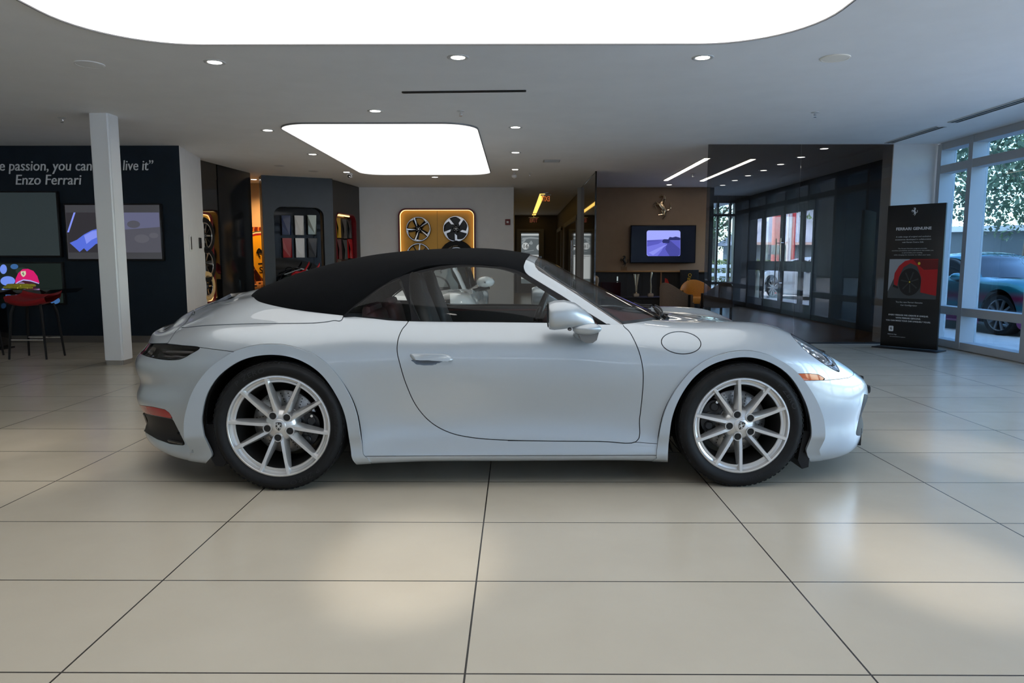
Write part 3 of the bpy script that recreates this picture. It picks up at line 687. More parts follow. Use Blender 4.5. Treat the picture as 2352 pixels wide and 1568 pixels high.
for mir in (False, True):
    for ln_ in ([(318, 961), (340, 972), (375, 983), (414, 993)], [(331, 986), (360, 1001), (390, 1011), (422, 1018)], [(332, 950), (365, 961), (395, 968)]):
        L_ = smooth_poly(ln_, 4, closed=False); P_ = photo_px(rvent.V); q_ = [q0_ + np.array([0, -.004, 0]) for q0_ in lift(rvent, ln_)]
        mb = MB(); mb.tube([tuple(c_ * np.array([1, -1 if mir else 1, 1])) for c_ in q_], .008, 0, 6); mb.build('vent_blade', M_gblk, car)
# slats between the lamps and the black lid grille
mb = MB()
for k in range(9):
    y = -.18 + .045 * k; mb.box((-.63, y, .931), (.30, .014, .012), bev=.004, ry=math.radians(-26))
mb.box((-.63, 0, .930), (.32, .40, .02), ry=math.radians(-26)); mb.build('lid_grille', M_gblk, car)
# ---- exhaust tips under the tail
for sg in (-1, 1):
    mb = MB(); mb.lathe([(.045, 0), (.047, .004), (.045, .07), (.040, .07), (.040, 0)], 0, 24, frame((-.80, sg * .30, .30), (0, 1, 0), (0, 0, 1), (1, 0, 0))); mb.build('exhaust_tip', M_gblk, car)
# ---- licence plate holder on the nose
mb = MB(); mb.box((3.475, 0, .40), (.012, .34, .17), bev=.006, ry=math.radians(-8)); mb.box((3.465, 0, .345), (.03, .30, .03), bev=.006); mb.build('plate_holder', M_blk, car)
mb = MB(); mb.prism(rrect(.42, .05, .02), -.006, .006, 0, frame((3.425, -.12, .425), (0, 1, 0), (0, 0, 1), (1, 0, 0))); mb.build('radar_cover', M_gblk, car)
# ---- door handles and mirrors
for mir in (False, True):
    up = smooth_poly([(941.5, 816), (944, 812.5), (952, 811.5), (985, 811.5), (1018, 812.5), (1032, 815), (1040, 822), (1041, 827), (1036, 829.5), (1020, 829), (985, 827.5), (955, 826.8), (946, 823)], 4)
    L = lift(door, up); n = len(L); off = np.array([0, -.014, 0])
    mb = MB(); mid = L + off + (L.mean(0) - L) * .03; inn = L.mean(0) + (L - L.mean(0)) * .86 + off * 1.6
    mb.add(np.vstack([L + [0, .004, 0], mid, inn]), [(i, (i + 1) % n, n + (i + 1) % n, n + i) for i in range(n)] + [(n + i, n + (i + 1) % n, 2 * n + (i + 1) % n, 2 * n + i) for i in range(n)] + [tuple(range(2 * n, 3 * n))], 0, True)
    if mir: mb.v = [(x, -y, z) for x, y, z in mb.v]; mb.f = [f[::-1] for f in mb.f]
    h = mb.build('door_handle', M_paint, car, sharp=50)
    lo = smooth_poly([(946, 826), (985, 827.5), (1016, 829), (1005, 834), (995, 838), (975, 838.7), (958, 837), (951, 832)], 4); L2 = lift(door, lo); n = len(L2); c2 = L2.mean(0)
    mb = MB(); top = L2 + [0, -.0015, 0]; deep = c2 + (L2 - c2) * .7 + [0, .0, 0.0]
    mb.add(np.vstack([top, deep + [0, -.0008, 0]]), [(i, (i + 1) % n, n + (i + 1) % n, n + i) for i in range(n)] + [tuple(range(n, 2 * n))], 0, True)
    if mir: mb.v = [(x, -y, z) for x, y, z in mb.v]; mb.f = [f[::-1] for f in mb.f]
    mb.build('handle_recess', mat('recess_paint', (.07, .09, .12), .2, .3, .6) if not mir else bpy.data.materials['recess_paint'], h)
    # mirror: rounded housing on an arm that stands on the door shoulder
    secs = [(1.408, .936, .0605, .088, .098), (1.414, .934, .068, .097, .106), (1.44, .936, .074, .102, .112), (1.49, .940, .073, .102, .108), (1.545, .936, .064, .094, .098), (1.60, .915, .047, .074, .078), (1.635, .898, .030, .050, .052), (1.65, .885, .010, .018, .018)]
    mb = MB(); R = []
    for x, zc, hz, hy, _ in secs:
        row = []
        for a in np.linspace(0, 2 * PI, 33):
            ca, sa = math.cos(a), math.sin(a); e = .72
            yy = hy * abs(ca) ** e * (1 if ca > 0 else -1); zz = hz * abs(sa) ** e * (1 if sa > 0 else -1)
            row.append((x, -.985 + yy + (x - 1.408) * .10, zc + zz))
        R.append(row)
    mb.grid(R, flip=True)
    if mir: mb.v = [(x, -y, z) for x, y, z in mb.v]; mb.f = [f[::-1] for f in mb.f]
    m_ = mb.build('side_mirror', M_paint, car, sharp=60)
    mb = MB(); x, zc, hz, hy, _ = secs[0]
    g = [(-.985 + .92 * hy * abs(math.cos(a)) ** .72 * np.sign(math.cos(a)), zc + .92 * hz * abs(math.sin(a)) ** .72 * np.sign(math.sin(a))) for a in np.linspace(0, 2 * PI, 32, endpoint=False)]
    mb.add([(1.412, y * (1 if not mir else -1), z) for y, z in g], [tuple(range(32))]); mb.build('mirror_glass', M_chrome, m_)
    mb = MB(); rows_ = []
    for x, z, hx_, hz_, y in ((1.60, .872, .0004, .0004, -1.056), (1.60, .872, .05, .018, -1.05), (1.602, .870, .074, .030, -1.03), (1.606, .868, .074, .032, -.99), (1.612, .862, .066, .034, -.94), (1.615, .852, .060, .036, -.90), (1.612, .838, .055, .034, -.87), (1.60, .82, .05, .03, -.84), (1.60, .81, .05, .025, -.78)):
        rows_.append([(x + hx_ * math.cos(a), y, z + hz_ * math.sin(a)) for a in np.linspace(0, 2 * PI, 25)])
    mb.grid(rows_)
    if mir: mb.v = [(x, -y, z) for x, y, z in mb.v]; mb.f = [f[::-1] for f in mb.f]
    mb.build('mirror_arm', M_paint, m_, sharp=60)
    mb = MB(); pf = [(1.56, .846), (1.665, .850), (1.655, .812), (1.635, .797), (1.60, .797), (1.578, .81)]
    mb.prism([(x, z) for x, z in pf], -.14, .085, 0, frame((0, -.93, 0), (1, 0, 0), (0, 0, 1), (0, -1, 0)))
    if mir: mb.v = [(x, -y, z) for x, y, z in mb.v]; mb.f = [f[::-1] for f in mb.f]
    mb.build('mirror_foot', mat('grey_foot', (.15, .15, .15), .4, .0, .2) if not mir else bpy.data.materials['grey_foot'], m_)
    mb = MB(); mb.lathe([(.011, 0), (.010, .003), (0, .004)], 0, 16, frame((1.512, -1.062, .872), (1, 0, 0), (0, .75, .65), (0, -.65, .75)))
    if mir: mb.v = [(x, -y, z) for x, y, z in mb.v]; mb.f = [f[::-1] for f in mb.f]
    mb.build('mirror_camera', M_gblk, m_)
# ---- cabin
mb = MB(); mb.box((1.15, 0, .30), (1.5, 1.3, .06)); mb.box((.33, 0, .55), (.06, 1.3, .62), rx=0, ry=math.radians(-14)); mb.box((.1, 0, .80), (.5, 1.2, .06)); mb.box((1.15, 0, .46), (1.4, .26, .3), bev=.04); mb.build('cabin_tub', M_int, car)
mb = MB(); P = []
for x, z in ((1.50, .66), (1.47, .74), (1.50, .82), (1.58, .865), (1.72, .875), (1.95, .865), (2.15, .84)): P.append([(x + .03 * math.cos(y * 2.2), y, z + .012 * math.cos(y * 6)) for y in np.linspace(-.70, .70, 25)])
mb.grid(P); mb.build('dashboard', M_leather, car)
mb = MB(); mb.lathe([(.168, 0), (.176, .012), (.184, 0), (.176, -.012), (.168, 0)], 0, 40); mb.box((0, 0, 0), (.34, .035, .014), bev=.006); mb.box((0, -.08, 0), (.03, .17, .014), bev=.006); mb.lathe([(.055, -.02), (.055, .012), (.045, .022), (0, .026)], 0, 24)
Mx = frame((1.43, .37, .84), (0, 1, 0), (math.sin(.38), 0, math.cos(.38)), (-math.cos(.38), 0, math.sin(.38))); mb.v = [tuple(Mx @ Vector(p)) for p in mb.v]; mb.build('steering_wheel', M_bleather, car)
for sg in (-1, 1):
    y0 = sg * .37
    mb = MB(); P = []
    for k, (x, z, w, t) in enumerate(((.83, .50, .24, .08), (.80, .62, .25, .08), (.755, .76, .245, .075), (.715, .90, .22, .062), (.695, .98, .17, .055), (.68, 1.03, .135, .050), (.668, 1.09, .12, .046), (.66, 1.13, .095, .036), (.655, 1.145, .05, .02))):
        P.append([(x + t * (abs(math.cos(a)) ** .8) * np.sign(math.cos(a)) + .02 * abs(math.sin(a)) ** 2, y0 + w * abs(math.sin(a)) ** .7 * np.sign(math.sin(a)), z) for a in np.linspace(0, 2 * PI, 25)])
    mb.grid(P, flip=True); s = mb.build('seat', M_bleather, car, sharp=60)
    mb = MB(); mb.box((1.04, y0, .47), (.5, .46, .14), bev=.05, seg=4, ry=math.radians(-8)); mb.build('seat_cushion', M_bleather, s)
    mb = MB(); mb.box((.46, sg * .33, .72), (.09, .42, .42), bev=.04, seg=3, ry=math.radians(-14)); mb.box((.40, sg * .33, .9), (.06, .4, .12), bev=.03); mb.build('rear_seat', M_leather, car)
    mb = MB(); mb.box((1.22, sg * .735, .70), (1.1, .03, .34), bev=.012); mb.box((1.12, sg * .722, .845), (.85, .012, .012), 1, bev=.004); mb.build('door_card', [M_int, M_leather], car)
    mb = MB(); mb.tube([(.62, sg * .66, 1.10), (.66, sg * .655, 1.0), (.74, sg * .62, .80), (.82, sg * .60, .55)], .014, 0, 4); mb.build('seat_belt', M_int, car)
mb = MB(); mb.box((1.46, 0, 1.15), (.03, .20, .06), bev=.015); mb.box((1.42, 0, 1.20), (.02, .03, .08)); mb.build('rear_view_mirror', M_gblk, car)
# ================================================================== the showroom shell
HC = 2.85
def pray(px, py):
    u, v = (px - 1176) / FPX, -(py - 784) / FPX; cp, sp = math.cos(PITCH), math.sin(PITCH)
    x, y, z = u, cp + sp * v, -sp + cp * v; c, s = math.cos(YAW), math.sin(YAW)
    return np.array([c * x - s * y, s * x + c * y, z])
def onY(px, py, Y): d = pray(px, py); p = np.array([0, 0, CAMH]) + d * (Y / d[1]); return p
def onX(px, py, X): d = pray(px, py); return np.array([0, 0, CAMH]) + d * (X / d[0])
def onZ(px, py, Z=0.0): d = pray(px, py); return np.array([0, 0, CAMH]) + d * ((Z - CAMH) / d[2])
M_ceil = noisy(mat('ceiling_paint', (.85, .85, .84), .75), 3, .02)
M_white = noisy(mat('white_wall_paint', (.74, .73, .71), .6), 6, .02)
M_col = mat('column_paint', (.80, .81, .81), .35)
M_blue = noisy(mat('deep_blue_wall', (.0125, .021, .031), .5, spec=.2), 5, .08)
M_beige = noisy(mat('beige_lounge_wall', (.30, .20, .125), .55), 6, .04)
M_dark = mat('dark_wall', (.012, .012, .013), .35)
M_pgl = mat('black_glass_wall', (.004, .004, .005), .03, coat=.6)
M_frame = mat('window_frame_grey', (.42, .44, .46), .45, .1)
M_dframe = mat('dark_bronze_frame', (.022, .022, .024), .4, .4)
M_wing = glassmat('window_glass', (.20, .31, .39), 1.5)
M_clear = glassmat('clear_glass', (.92, .95, .96), 1.5)
M_dgl = glassmat('tinted_lounge_glass', (.25, .255, .26), 1.4)
M_panel = mat('luminous_fabric', (.9, .9, .9), .6, emit=(1.0, .98, .955), estr=PANEL_E)
M_strip = mat('linear_lamp', (.9, .9, .9), .5, emit=(1.0, .90, .76), estr=9.0)
M_amberlamp = mat('amber_linear_lamp', (.9, .7, .3), .5, emit=(1.0, .60, .12), estr=1.6)
M_lamp = mat('downlight_lens', (.9, .9, .9), .3, emit=(1.0, .95, .88), estr=14.0)
M_ltrim = mat('lamp_trim', (.62, .63, .63), .35, .2)
M_yellow = mat('amber_backdrop', (.80, .42, .055), .45)
M_burg = mat('burgundy_trim', (.14, .006, .012), .35)
M_cab = noisy(mat('slate_cabinet', (.040, .052, .064), .45), 8, .05)
# floor: large rectified tiles, thin dark joints
M_tile = mat('beige_porcelain', (.5, .46, .40), .22)
nt, ln, b = nodes(M_tile); tc = nt.new('ShaderNodeTexCoord'); mp = nt.new('ShaderNodeMapping')
mp.inputs['Location'].default_value = (.15 + 1.198 * 20, -1.975 + .61 * 20, 0); ln.new(tc.outputs['Object'], mp.inputs[0])
br = nt.new('ShaderNodeTexBrick'); br.offset = 0.0; br.squash = 1.0
for k, v in (('Scale', 1.0), ('Mortar Size', .0032), ('Mortar Smooth', 0.0), ('Bias', 0.0), ('Brick Width', 1.198), ('Row Height', .61)): br.inputs[k].default_value = v
br.inputs['Color1'].default_value = (.50, .445, .355, 1); br.inputs['Color2'].default_value = (.475, .425, .34, 1); br.inputs['Mortar'].default_value = (.035, .031, .027, 1)
ln.new(mp.outputs[0], br.inputs['Vector'])
no = nt.new('ShaderNodeTexNoise'); no.inputs['Scale'].default_value = 1.7; no.inputs['Detail'].default_value = 7; no.inputs['Roughness'].default_value = .62; ln.new(tc.outputs['Object'], no.inputs['Vector'])
rp = ramp(nt, None, [(.30, (.955, .95, .945)), (.70, (1.02, 1.02, 1.02))]); ln.new(no.outputs['Fac'], rp.inputs[0])
mx = nt.new('ShaderNodeMixRGB'); mx.blend_type = 'MULTIPLY'; mx.inputs[0].default_value = 1.0; ln.new(br.outputs['Color'], mx.inputs[1]); ln.new(rp.outputs[0], mx.inputs[2]); ln.new(mx.outputs[0], b.inputs['Base Color'])
mr = nt.new('ShaderNodeMapRange'); mr.inputs['From Min'].default_value = .3; mr.inputs['From Max'].default_value = .7; mr.inputs['To Min'].default_value = .20; mr.inputs['To Max'].default_value = .27; ln.new(no.outputs['Fac'], mr.inputs['Value']); ln.new(mr.outputs[0], b.inputs['Roughness'])
bp = nt.new('ShaderNodeBump'); bp.inputs['Strength'].default_value = .25; bp.inputs['Distance'].default_value = .002; bp.invert = True; ln.new(br.outputs['Fac'], bp.inputs['Height']); ln.new(bp.outputs[0], b.inputs['Normal'])
mb = MB(); mb.box((-1.75, 7.4, -.05), (15.9, 39.2, .1)); struct('floor', mb, M_tile)
M_wood = mat('lounge_oak_floor', (.20, .115, .05), .35); nt, ln, b = nodes(M_wood); tc = nt.new('ShaderNodeTexCoord'); br = nt.new('ShaderNodeTexBrick')
for k, v in (('Scale', 1.0), ('Mortar Size', .002), ('Brick Width', 1.4), ('Row Height', .16)): br.inputs[k].default_value = v
br.inputs['Color1'].default_value = (.22, .125, .055, 1); br.inputs['Color2'].default_value = (.17, .095, .04, 1); br.inputs['Mortar'].default_value = (.03, .02, .01, 1); ln.new(tc.outputs['Object'], br.inputs['Vector']); ln.new(br.outputs['Color'], b.inputs['Base Color'])
mb = MB(); mb.box((3.78, 14.5, .002), (4.56, 8.05, .004)); struct('floor_lounge', mb, M_wood)
mb = MB(); mb.box((-1.9, 7.3, HC + .1), (16.4, 39.6, .2)); struct('ceiling', mb, M_ceil)
mb = MB(); mb.box((-1.9, 17.0, HC + 2.3), (16.2, 20.0, 4.2)); struct('added_shade_block', mb, mat('shade_block_grey', (.55, .54, .52), .7))  # unseen mass added above the ceiling to lengthen shadows on the ground outside
mb = MB(); mb.box((0, -30, 4.5), (70, 2, 9)); struct('added_sky_blocker', mb, noisy(mat('sky_blocker_grey', (.10, .11, .12), .6), .4, .4))  # unseen slab added behind the viewer, keeps bright sky out of the car's reflections
YB = 10.45                                       # the dark blue wall
xr = onY(411, 340, YB)[0]; pW = onZ(460, 363, HC)
mb = MB(); mb.prism([(-9.6, YB), (xr, YB), (xr + (pW[0] - xr) / (pW[1] - YB) * .2 - .01, YB + .2), (-9.6, YB + .2)], 0, HC); struct('wall_left', mb, M_blue)
mb = MB(); n = 4; A = (xr, YB); Bp = (pW[0], pW[1]); Cc = (pW[0] - .16, pW[1]); D = (xr - .3, YB + .12)
mb.prism([A, Bp, Cc, D], 0, HC); struct('wall_side', mb, M_white)
mb = MB(); mb.box(((-9.6 + xr) / 2, YB - .008, .05), (xr + 9.6 - .02, .016, .10)); struct('baseboard_left', mb, mat('baseboard_taupe', (.12, .105, .09), .4))
mb = MB(); mb.box((-9.65, -.6, HC / 2), (.2, 22.6, HC)); struct('wall_west', mb, M_white)
# black wall beyond, and the warm room seen through the gap
pK = onZ(573, 397, HC); xk0, yk0 = pW[0] - .12, pW[1] + .0
kd = np.array([pK[0] - xk0, pK[1] - yk0]); kl = np.hypot(*kd); kang = math.atan2(kd[1], kd[0])
KF = frame((xk0, yk0, 0), (kd[0], kd[1], 0), (0, 0, 1), (kd[1], -kd[0], 0))     # local x along the wall, z into the showroom
mb = MB(); mb.box((kl / 2, HC / 2, -.08), (kl, HC, .16), M=KF); struct('wall_black_glass', mb, M_pgl)
mb = MB(); mb.box((kl * .69, HC / 2, .006), (kl * .62, HC - .01, .012), bev=.003, M=KF); struct('wall_black_panel', mb, mat('satin_black_panel', (.011, .0125, .0145), .16))
mb = MB(); mb.box((-6.2, 15.6, HC / 2), (3.4, .2, HC)); struct('wall_warm', mb, mat('warm_niche_wall', (.60, .42, .25), .6))
mb = MB(); mb.box((-7.9, 13.6, HC / 2), (.2, 4.0, HC)); struct('wall_warm_side', mb, mat('warm_side_wall', (.50, .36, .22), .6))
# slate display wall with its return
cA = onZ(600, 402, HC); cB = onZ(763, 410, HC); cC = onZ(830, 429, HC)
# white back wall and hall
xw1 = onY(1180, 431, 16.4)[0]
mb = MB(); mb.box(((-9.0 + xw1) / 2, 16.5, HC / 2), (xw1 + 9.0, .2, HC)); mb.box((xw1 - .1, 21.6, HC / 2), (.2, 10.0, HC)); struct('wall_back', mb, M_white)
mb = MB(); mb.box((.7, 26.65, HC / 2), (1.9, .2, HC)); struct('wall_hall_end', mb, mat('hall_wall_taupe', (.10, .085, .07), .6))
mb = MB(); mb.box((1.62, 21.6, HC / 2), (.2, 10.2, HC)); struct('wall_hall', mb, bpy.data.materials['hall_wall_taupe'])
# lounge back wall: beige above, dark joinery below, gold shadow gap on top
xl0, xl1 = onY(1370, 430, 16.4)[0], onY(1626, 430, 16.4)[0]
zs = onY(1500, 622, 16.4)[2]; zt = onY(1500, 430.5, 16.4)[2]
mb = MB(); mb.box(((xl0 + xl1) / 2, 16.5, (zs + zt) / 2), (xl1 - xl0 + .1, .2, zt - zs)); struct('wall_lounge', mb, M_beige)
mb = MB(); mb.box(((xl0 + xl1) / 2, 16.52, (zt + HC) / 2), (xl1 - xl0 + .1, .2, HC - zt)); struct('wall_lounge_top', mb, M_dark)
mb = MB(); mb.box(((xl0 + xl1) / 2, 16.44, zt + .012), (xl1 - xl0 - .1, .02, .02)); tag(mb.build('cove_light', mat('gold_cove', (.9, .6, .2), .4, emit=(1.0, .55, .14), estr=.9)), 'thin gold light line along the top of the beige lounge wall', 'light strip')
mb = MB(); mb.box((xl1 + .06, 17.5, HC / 2), (.2, 2.1, HC)); struct('wall_lounge_return', mb, M_dark)
mb = MB(); mb.box((2.0, 17.5, HC / 2), (.9, .1, HC)); mb.box((5.9, 18.62, .06), (1.6, .2, .12)); mb.box((5.62 + .25, 18.62, HC / 2), (.5, .2, HC)); mb.box((5.0, 18.62, HC - .06), (1.6, .2, .2)); struct('wall_lounge_back', mb, M_dark)
# column
pa, pb_, pc = onZ(240, 838), onZ(283.5, 838.5), onZ(306, 832)
def column_block(z0, z1, g):
    Pn = [(pa[0] + g, pa[1] + g), (pb_[0] - g, pb_[1] + g), (pc[0] - g, pc[1]), ((pc[0] - g) * (pc[1] + .12) / pc[1] - .03, pc[1] + .12), (pa[0] + g, pc[1] + .12)]
    m = MB(); b = bmesh.new(); vs = [b.verts.new((x, y, z0)) for x, y in Pn]; f = b.faces.new(vs); r = bmesh.ops.extrude_face_region(b, geom=[f])
    bmesh.ops.translate(b, vec=(0, 0, z1 - z0), verts=[v for v in r['geom'] if isinstance(v, bmesh.types.BMVert)])
    bmesh.ops.recalc_face_normals(b, faces=b.faces); bmesh.ops.bevel(b, geom=[e for e in b.edges if abs(e.verts[0].co.z - e.verts[1].co.z) > .05], offset=.02, segments=3, affect='EDGES'); m.bm(b, 0, True); return m
struct('column', column_block(.055, HC, 0), M_col, sharp=25); struct('column_base', column_block(0, .056, .006), mat('steel_plinth', (.35, .33, .30), .35, .5), sharp=25)
# ------------------------------------------------------------------ tinted glass wall in front of the lounge, white pier, window wall
gl0 = onZ(1627, 331, HC); YG = gl0[1]; xg0 = gl0[0]; xg1 = onY(2051, 336, YG)[0]; xj = onY(1838, 400, YG)[0]
for a, b_ in ((xg0, xj - .003), (xj + .003, xg1)):
    mb = MB(); mb.box(((a + b_) / 2, YG, HC / 2 - .002), (b_ - a, .012, HC - .006)); tag(mb.build('glass_wall_panel', M_dgl), None, None, None, 'structure')
mb = MB(); mb.box(((xg0 + xg1) / 2, YG, .01), (xg1 - xg0, .05, .02)); struct('trim_glass', mb, M_dframe)
xp1 = 6.0
mb = MB(); mb.box(((xg1 + xp1) / 2 + .01, YG + .16, HC / 2), (xp1 - xg1 - .02, .30, HC)); struct('wall_pier', mb, M_white)
def window_bay(y0, y1, nm, x=6.0, sill=.06, rails=(.52, 2.48), end=True, gm=None):
    """one bay of the storefront on the plane x; inner face towards the room"""
    m = MB()
    for z, t in ((sill, .10), (HC - .05, .10)): m.box((x + .10, (y0 + y1) / 2, z), (.20, y1 - y0, t))
    for z in rails: m.box((x + .08, (y0 + y1) / 2, z), (.17, y1 - y0, .11))
    m.box((x + .10, y0, HC / 2), (.22, .09, HC - .02))
    if end: m.box((x + .10, y1, HC / 2), (.22, .09, HC - .02))
    f = m.build(nm, M_frame); f['kind'] = 'structure'
    g = MB(); g.box((x + .185, (y0 + y1) / 2, HC / 2), (.01, y1 - y0 - .02, HC - .1)); o = g.build('window_glass', gm or M_wing, f); return f
ys = [10.32, 9.62, 8.38, 7.14, 5.9, 4.66, 3.42, 2.18, .94, -.3, -1.54, -2.78, -4.02, -5.26, -6.5, -7.74, -8.98, -10.22, -11.9]
for i in range(len(ys) - 1): window_bay(ys[i + 1], ys[i], 'window_%d' % (i + 1), end=(i == 0), gm=None if i < 3 else M_clear)
# storefront behind the viewer: bays of clear glass between slim mullions
xs = [-9.55, -7.6, -5.65, -3.7, -1.75, .2, 2.15, 4.1, 6.1]
for i in range(len(xs) - 1):
    m = MB(); a, b_ = xs[i], xs[i + 1]
    for z, t in ((.05, .1), (HC - .05, .1), (.52, .10), (2.3, .08)): m.box(((a + b_) / 2, -12.0, z), (b_ - a, .16, t))
    for x in ((a, b_) if i == 0 else (b_,)): m.box((x, -12.0, HC / 2), (.09, .2, HC))
    f = m.build('window_%d' % (30 + i), M_frame); f['kind'] = 'structure'
    g = MB(); g.box(((a + b_) / 2, -12.02, HC / 2), (b_ - a - .05, .01, HC - .1)); g.build('window_glass', M_clear, f)
# lounge side wall on the same line: dark wall, sliding glass doors, windows on the rear
yd1, yd0 = onX(1716, 600, 6.0)[1], onX(1868, 600, 6.0)[1]
mb = MB(); mb.box((6.1, (YG + .3 + yd0) / 2, HC / 2), (.2, yd0 - YG - .3, HC)); mb.box((6.1, (18.6 + yd1) / 2, HC / 2), (.2, 18.6 - yd1 + .2, HC)); mb.box((6.1, (yd0 + yd1) / 2, (HC + 2.42) / 2), (.2, yd1 - yd0, HC - 2.42)); struct('wall_lounge_side', mb, mat('lounge_dark_wall', (.012, .012, .013), .45, spec=.25))
def dpx(px): return onX(px, 600, 6.0)[1]
edges = [1716, 1749.5, 1793, 1838.5, 1868]
for k in range(4):
    y1, y0 = dpx(edges[k]), dpx(edges[k + 1]); m = MB(); t = .085
    for y in (y0 + t / 2, y1 - t / 2): m.box((6.02, y, 1.21), (.06, t, 2.42))
    for z, h in ((.15, .28), (1.08, .22), (2.33, .20)): m.box((6.02, (y0 + y1) / 2, z), (.055, y1 - y0 - .01, h))
    d = m.build('door_%d' % (k + 1), [M_dframe]); d['kind'] = 'structure'
    g = MB(); g.box((6.03, (y0 + y1) / 2, 1.25), (.008, y1 - y0 - .1, 2.1)); g.build('door_glass', glassmat('door_glass', (.86, .90, .92), 1.5) if k == 0 else bpy.data.materials['door_glass'], d)
    if k in (1, 2):
        h = MB(); yy = y0 + .13 if k == 1 else y1 - .13; h.tube([(5.93, yy, .62), (5.93, yy, 1.7)], .014); [h.tube([(5.93, yy, z), (6.0, yy, z)], .01) for z in (.7, 1.6)]; h.build('door_handle', M_chrome, d)
# tall windows at the lounge's rear
wx = [4.62, 5.13, 5.55, 5.68]
m = MB(); 
for x in (4.6, 5.18, 5.50, 5.66): m.box((x, 18.55, HC / 2), (.045, .12, HC))
for z in (.14, .62, 2.36, HC - .15): m.box((5.13, 18.55, z), (1.15, .10, .07))
f = m.build('window_40', M_dframe); f['kind'] = 'structure'; g = MB(); g.box((5.13, 18.57, HC / 2), (1.1, .01, HC - .1)); g.build('window_glass', glassmat('blue_tinted_glass', (.60, .80, .97), 1.5), f)
# dark glass partition between hall and lounge
gp0 = onZ(1369, 393, HC); xq = gp0[0]
mb = MB(); mb.box((xq, (gp0[1] + 16.4) / 2, HC / 2), (.02, 16.4 - gp0[1], HC - .004)); mb.box((xq, gp0[1], HC / 2), (.03, .03, HC)); mb.box((xq, (gp0[1] + 16.4) / 2, HC - .012), (.03, 16.4 - gp0[1], .024)); struct('wall_partition', mb, M_pgl)
xpost = onY(1329, 430, 16.42)[0]
mb = MB(); mb.box((xpost + .02, 16.44, HC / 2), (.09, .10, HC)); struct('trim_post', mb, mat('pale_post', (.36, .35, .34), .5))
# ------------------------------------------------------------------ ceiling fixtures
M_slot = mat('slot_black', (.01, .01, .01), .6)
def ceiling_panel(label, x0, x1, y0, y1, r):
    t = thing('ceiling_light_panel', label, 'ceiling light', ((x0 + x1) / 2, (y0 + y1) / 2, HC))
    o = rrect(x1 - x0, y1 - y0, r, 12); i_ = rrect(x1 - x0 - .02, y1 - y0 - .02, r - .01, 12)
    m = MB(); m.prism(i_[::-1], -.012, -.001); m.build('luminous_sheet', M_panel, t)
    m = MB(); ring_prism(m, o, i_, -.020, -.001); m.build('edge_trim', mat('panel_edge', (.25, .25, .25), .4, .5) if 'panel_edge' not in bpy.data.materials else bpy.data.materials['panel_edge'], t)
ceiling_panel('very large glowing ceiling panel with round corners above the silver car', -3.13, 2.13, .3, 5.60, .75)
ceiling_panel('smaller glowing ceiling panel with rounded corners above the white car', -2.93, -.47, 8.72, 13.9, .42)
def downlight(px, py, label, aim=None, watts=None, lit=True, xy=None, tone=None):
    p = onZ(px, py, HC) if xy is None else np.array([xy[0], xy[1], HC])
    t = thing('downlight', label, 'downlight', (p[0], p[1], HC), 0, 'recessed ceiling downlights')
    m = MB(); m.lathe([(.055, -.001), (.062, -.006), (.078, -.008), (.088, -.004), (.090, -.0005)], 0, 32); m.build('trim_ring', M_ltrim, t)
    m = MB(); m.lathe([(.058, -.001), (.056, -.003), (0, -.004)], 0, 28); m.build('lens', M_lamp if lit else mat('unlit_lens', (.55, .54, .52), .4) if lit or 'unlit_lens' not in bpy.data.materials else bpy.data.materials['unlit_lens'], t)
    if lit:
        L = bpy.data.lights.new('downlight_lamp', 'SPOT'); L.energy = watts or DOWN_W; L.spot_size = math.radians(62 if aim is None else 13); L.spot_blend = .9; L.shadow_soft_size = .05; L.color = (1.0, .93, .83)
        o = bpy.data.objects.new('downlight_lamp', L); COL.objects.link(o); o.parent = t; o.location = (0, 0, -.02)
        if tone: L.color = tone; L.spot_size = 2.6
        if aim is not None:
            d = Vector(aim) - Vector((p[0], p[1], HC - .02)); o.rotation_euler = d.to_track_quat('-Z', 'Y').to_euler()
    return t
downlight(493, 142.5, 'lit downlight just beyond the large ceiling panel, on the column side')
downlight(1052, 131.5, 'lit downlight just beyond the middle of the large ceiling panel')
downlight(1614, 132, 'lit downlight just beyond the large ceiling panel, on the window side')
downlight(862, 254.5, 'lit downlight in front of the smaller ceiling panel')
downlight(615, 299, 'lit downlight beside the near corner of the smaller ceiling panel, towards the column')
downlight(718, 354, 'second lit downlight along the column side of the smaller ceiling panel')
downlight(796, 395, 'lit downlight by the far corner of the smaller ceiling panel, next to the dome camera')
downlight(1184, 292, 'first lit downlight along the window side of the smaller ceiling panel')
downlight(1184, 350, 'second lit downlight along the window side of the smaller ceiling panel')
downlight(1183, 389, 'third lit downlight along the window side of the smaller ceiling panel, above the hanging detector')
downlight(999, 406.5, 'lit downlight beyond the smaller ceiling panel, before the white wall')
downlight(641, 380.5, 'unlit downlight in front of the black wall', lit=False); downlight(720, 393, 'unlit downlight in front of the slate cabinet', lit=False)
downlight(1537, 424, 'lit downlight above the metal horse emblem', watts=30)
for k, (x, y) in enumerate(((1660, 425), (1688, 414), (1718, 403), (1754, 391), (1793, 377), (1840, 360.5), (1893, 341))):
    downlight(x, y, ['downlight behind the tinted glass, %s from the glass' % w for w in ('seventh', 'sixth', 'fifth', 'fourth', 'third', 'second', 'first')][k], watts=3)
for k, (x, ax, ay) in enumerate(((-2.5, -2.75, 4.3), (-.45, -.42, 2.75), (1.6, 1.68, 2.75), (-4.4, -3.5, 4.5), (3.4, 2.9, 4.4))):
    downlight(0, 0, 'lit downlight behind the viewer, number %s of its row' % ('one two three four five'.split()[k]), aim=(ax, ay, 0), watts=560, xy=(x, -.25 if k < 3 else .9))
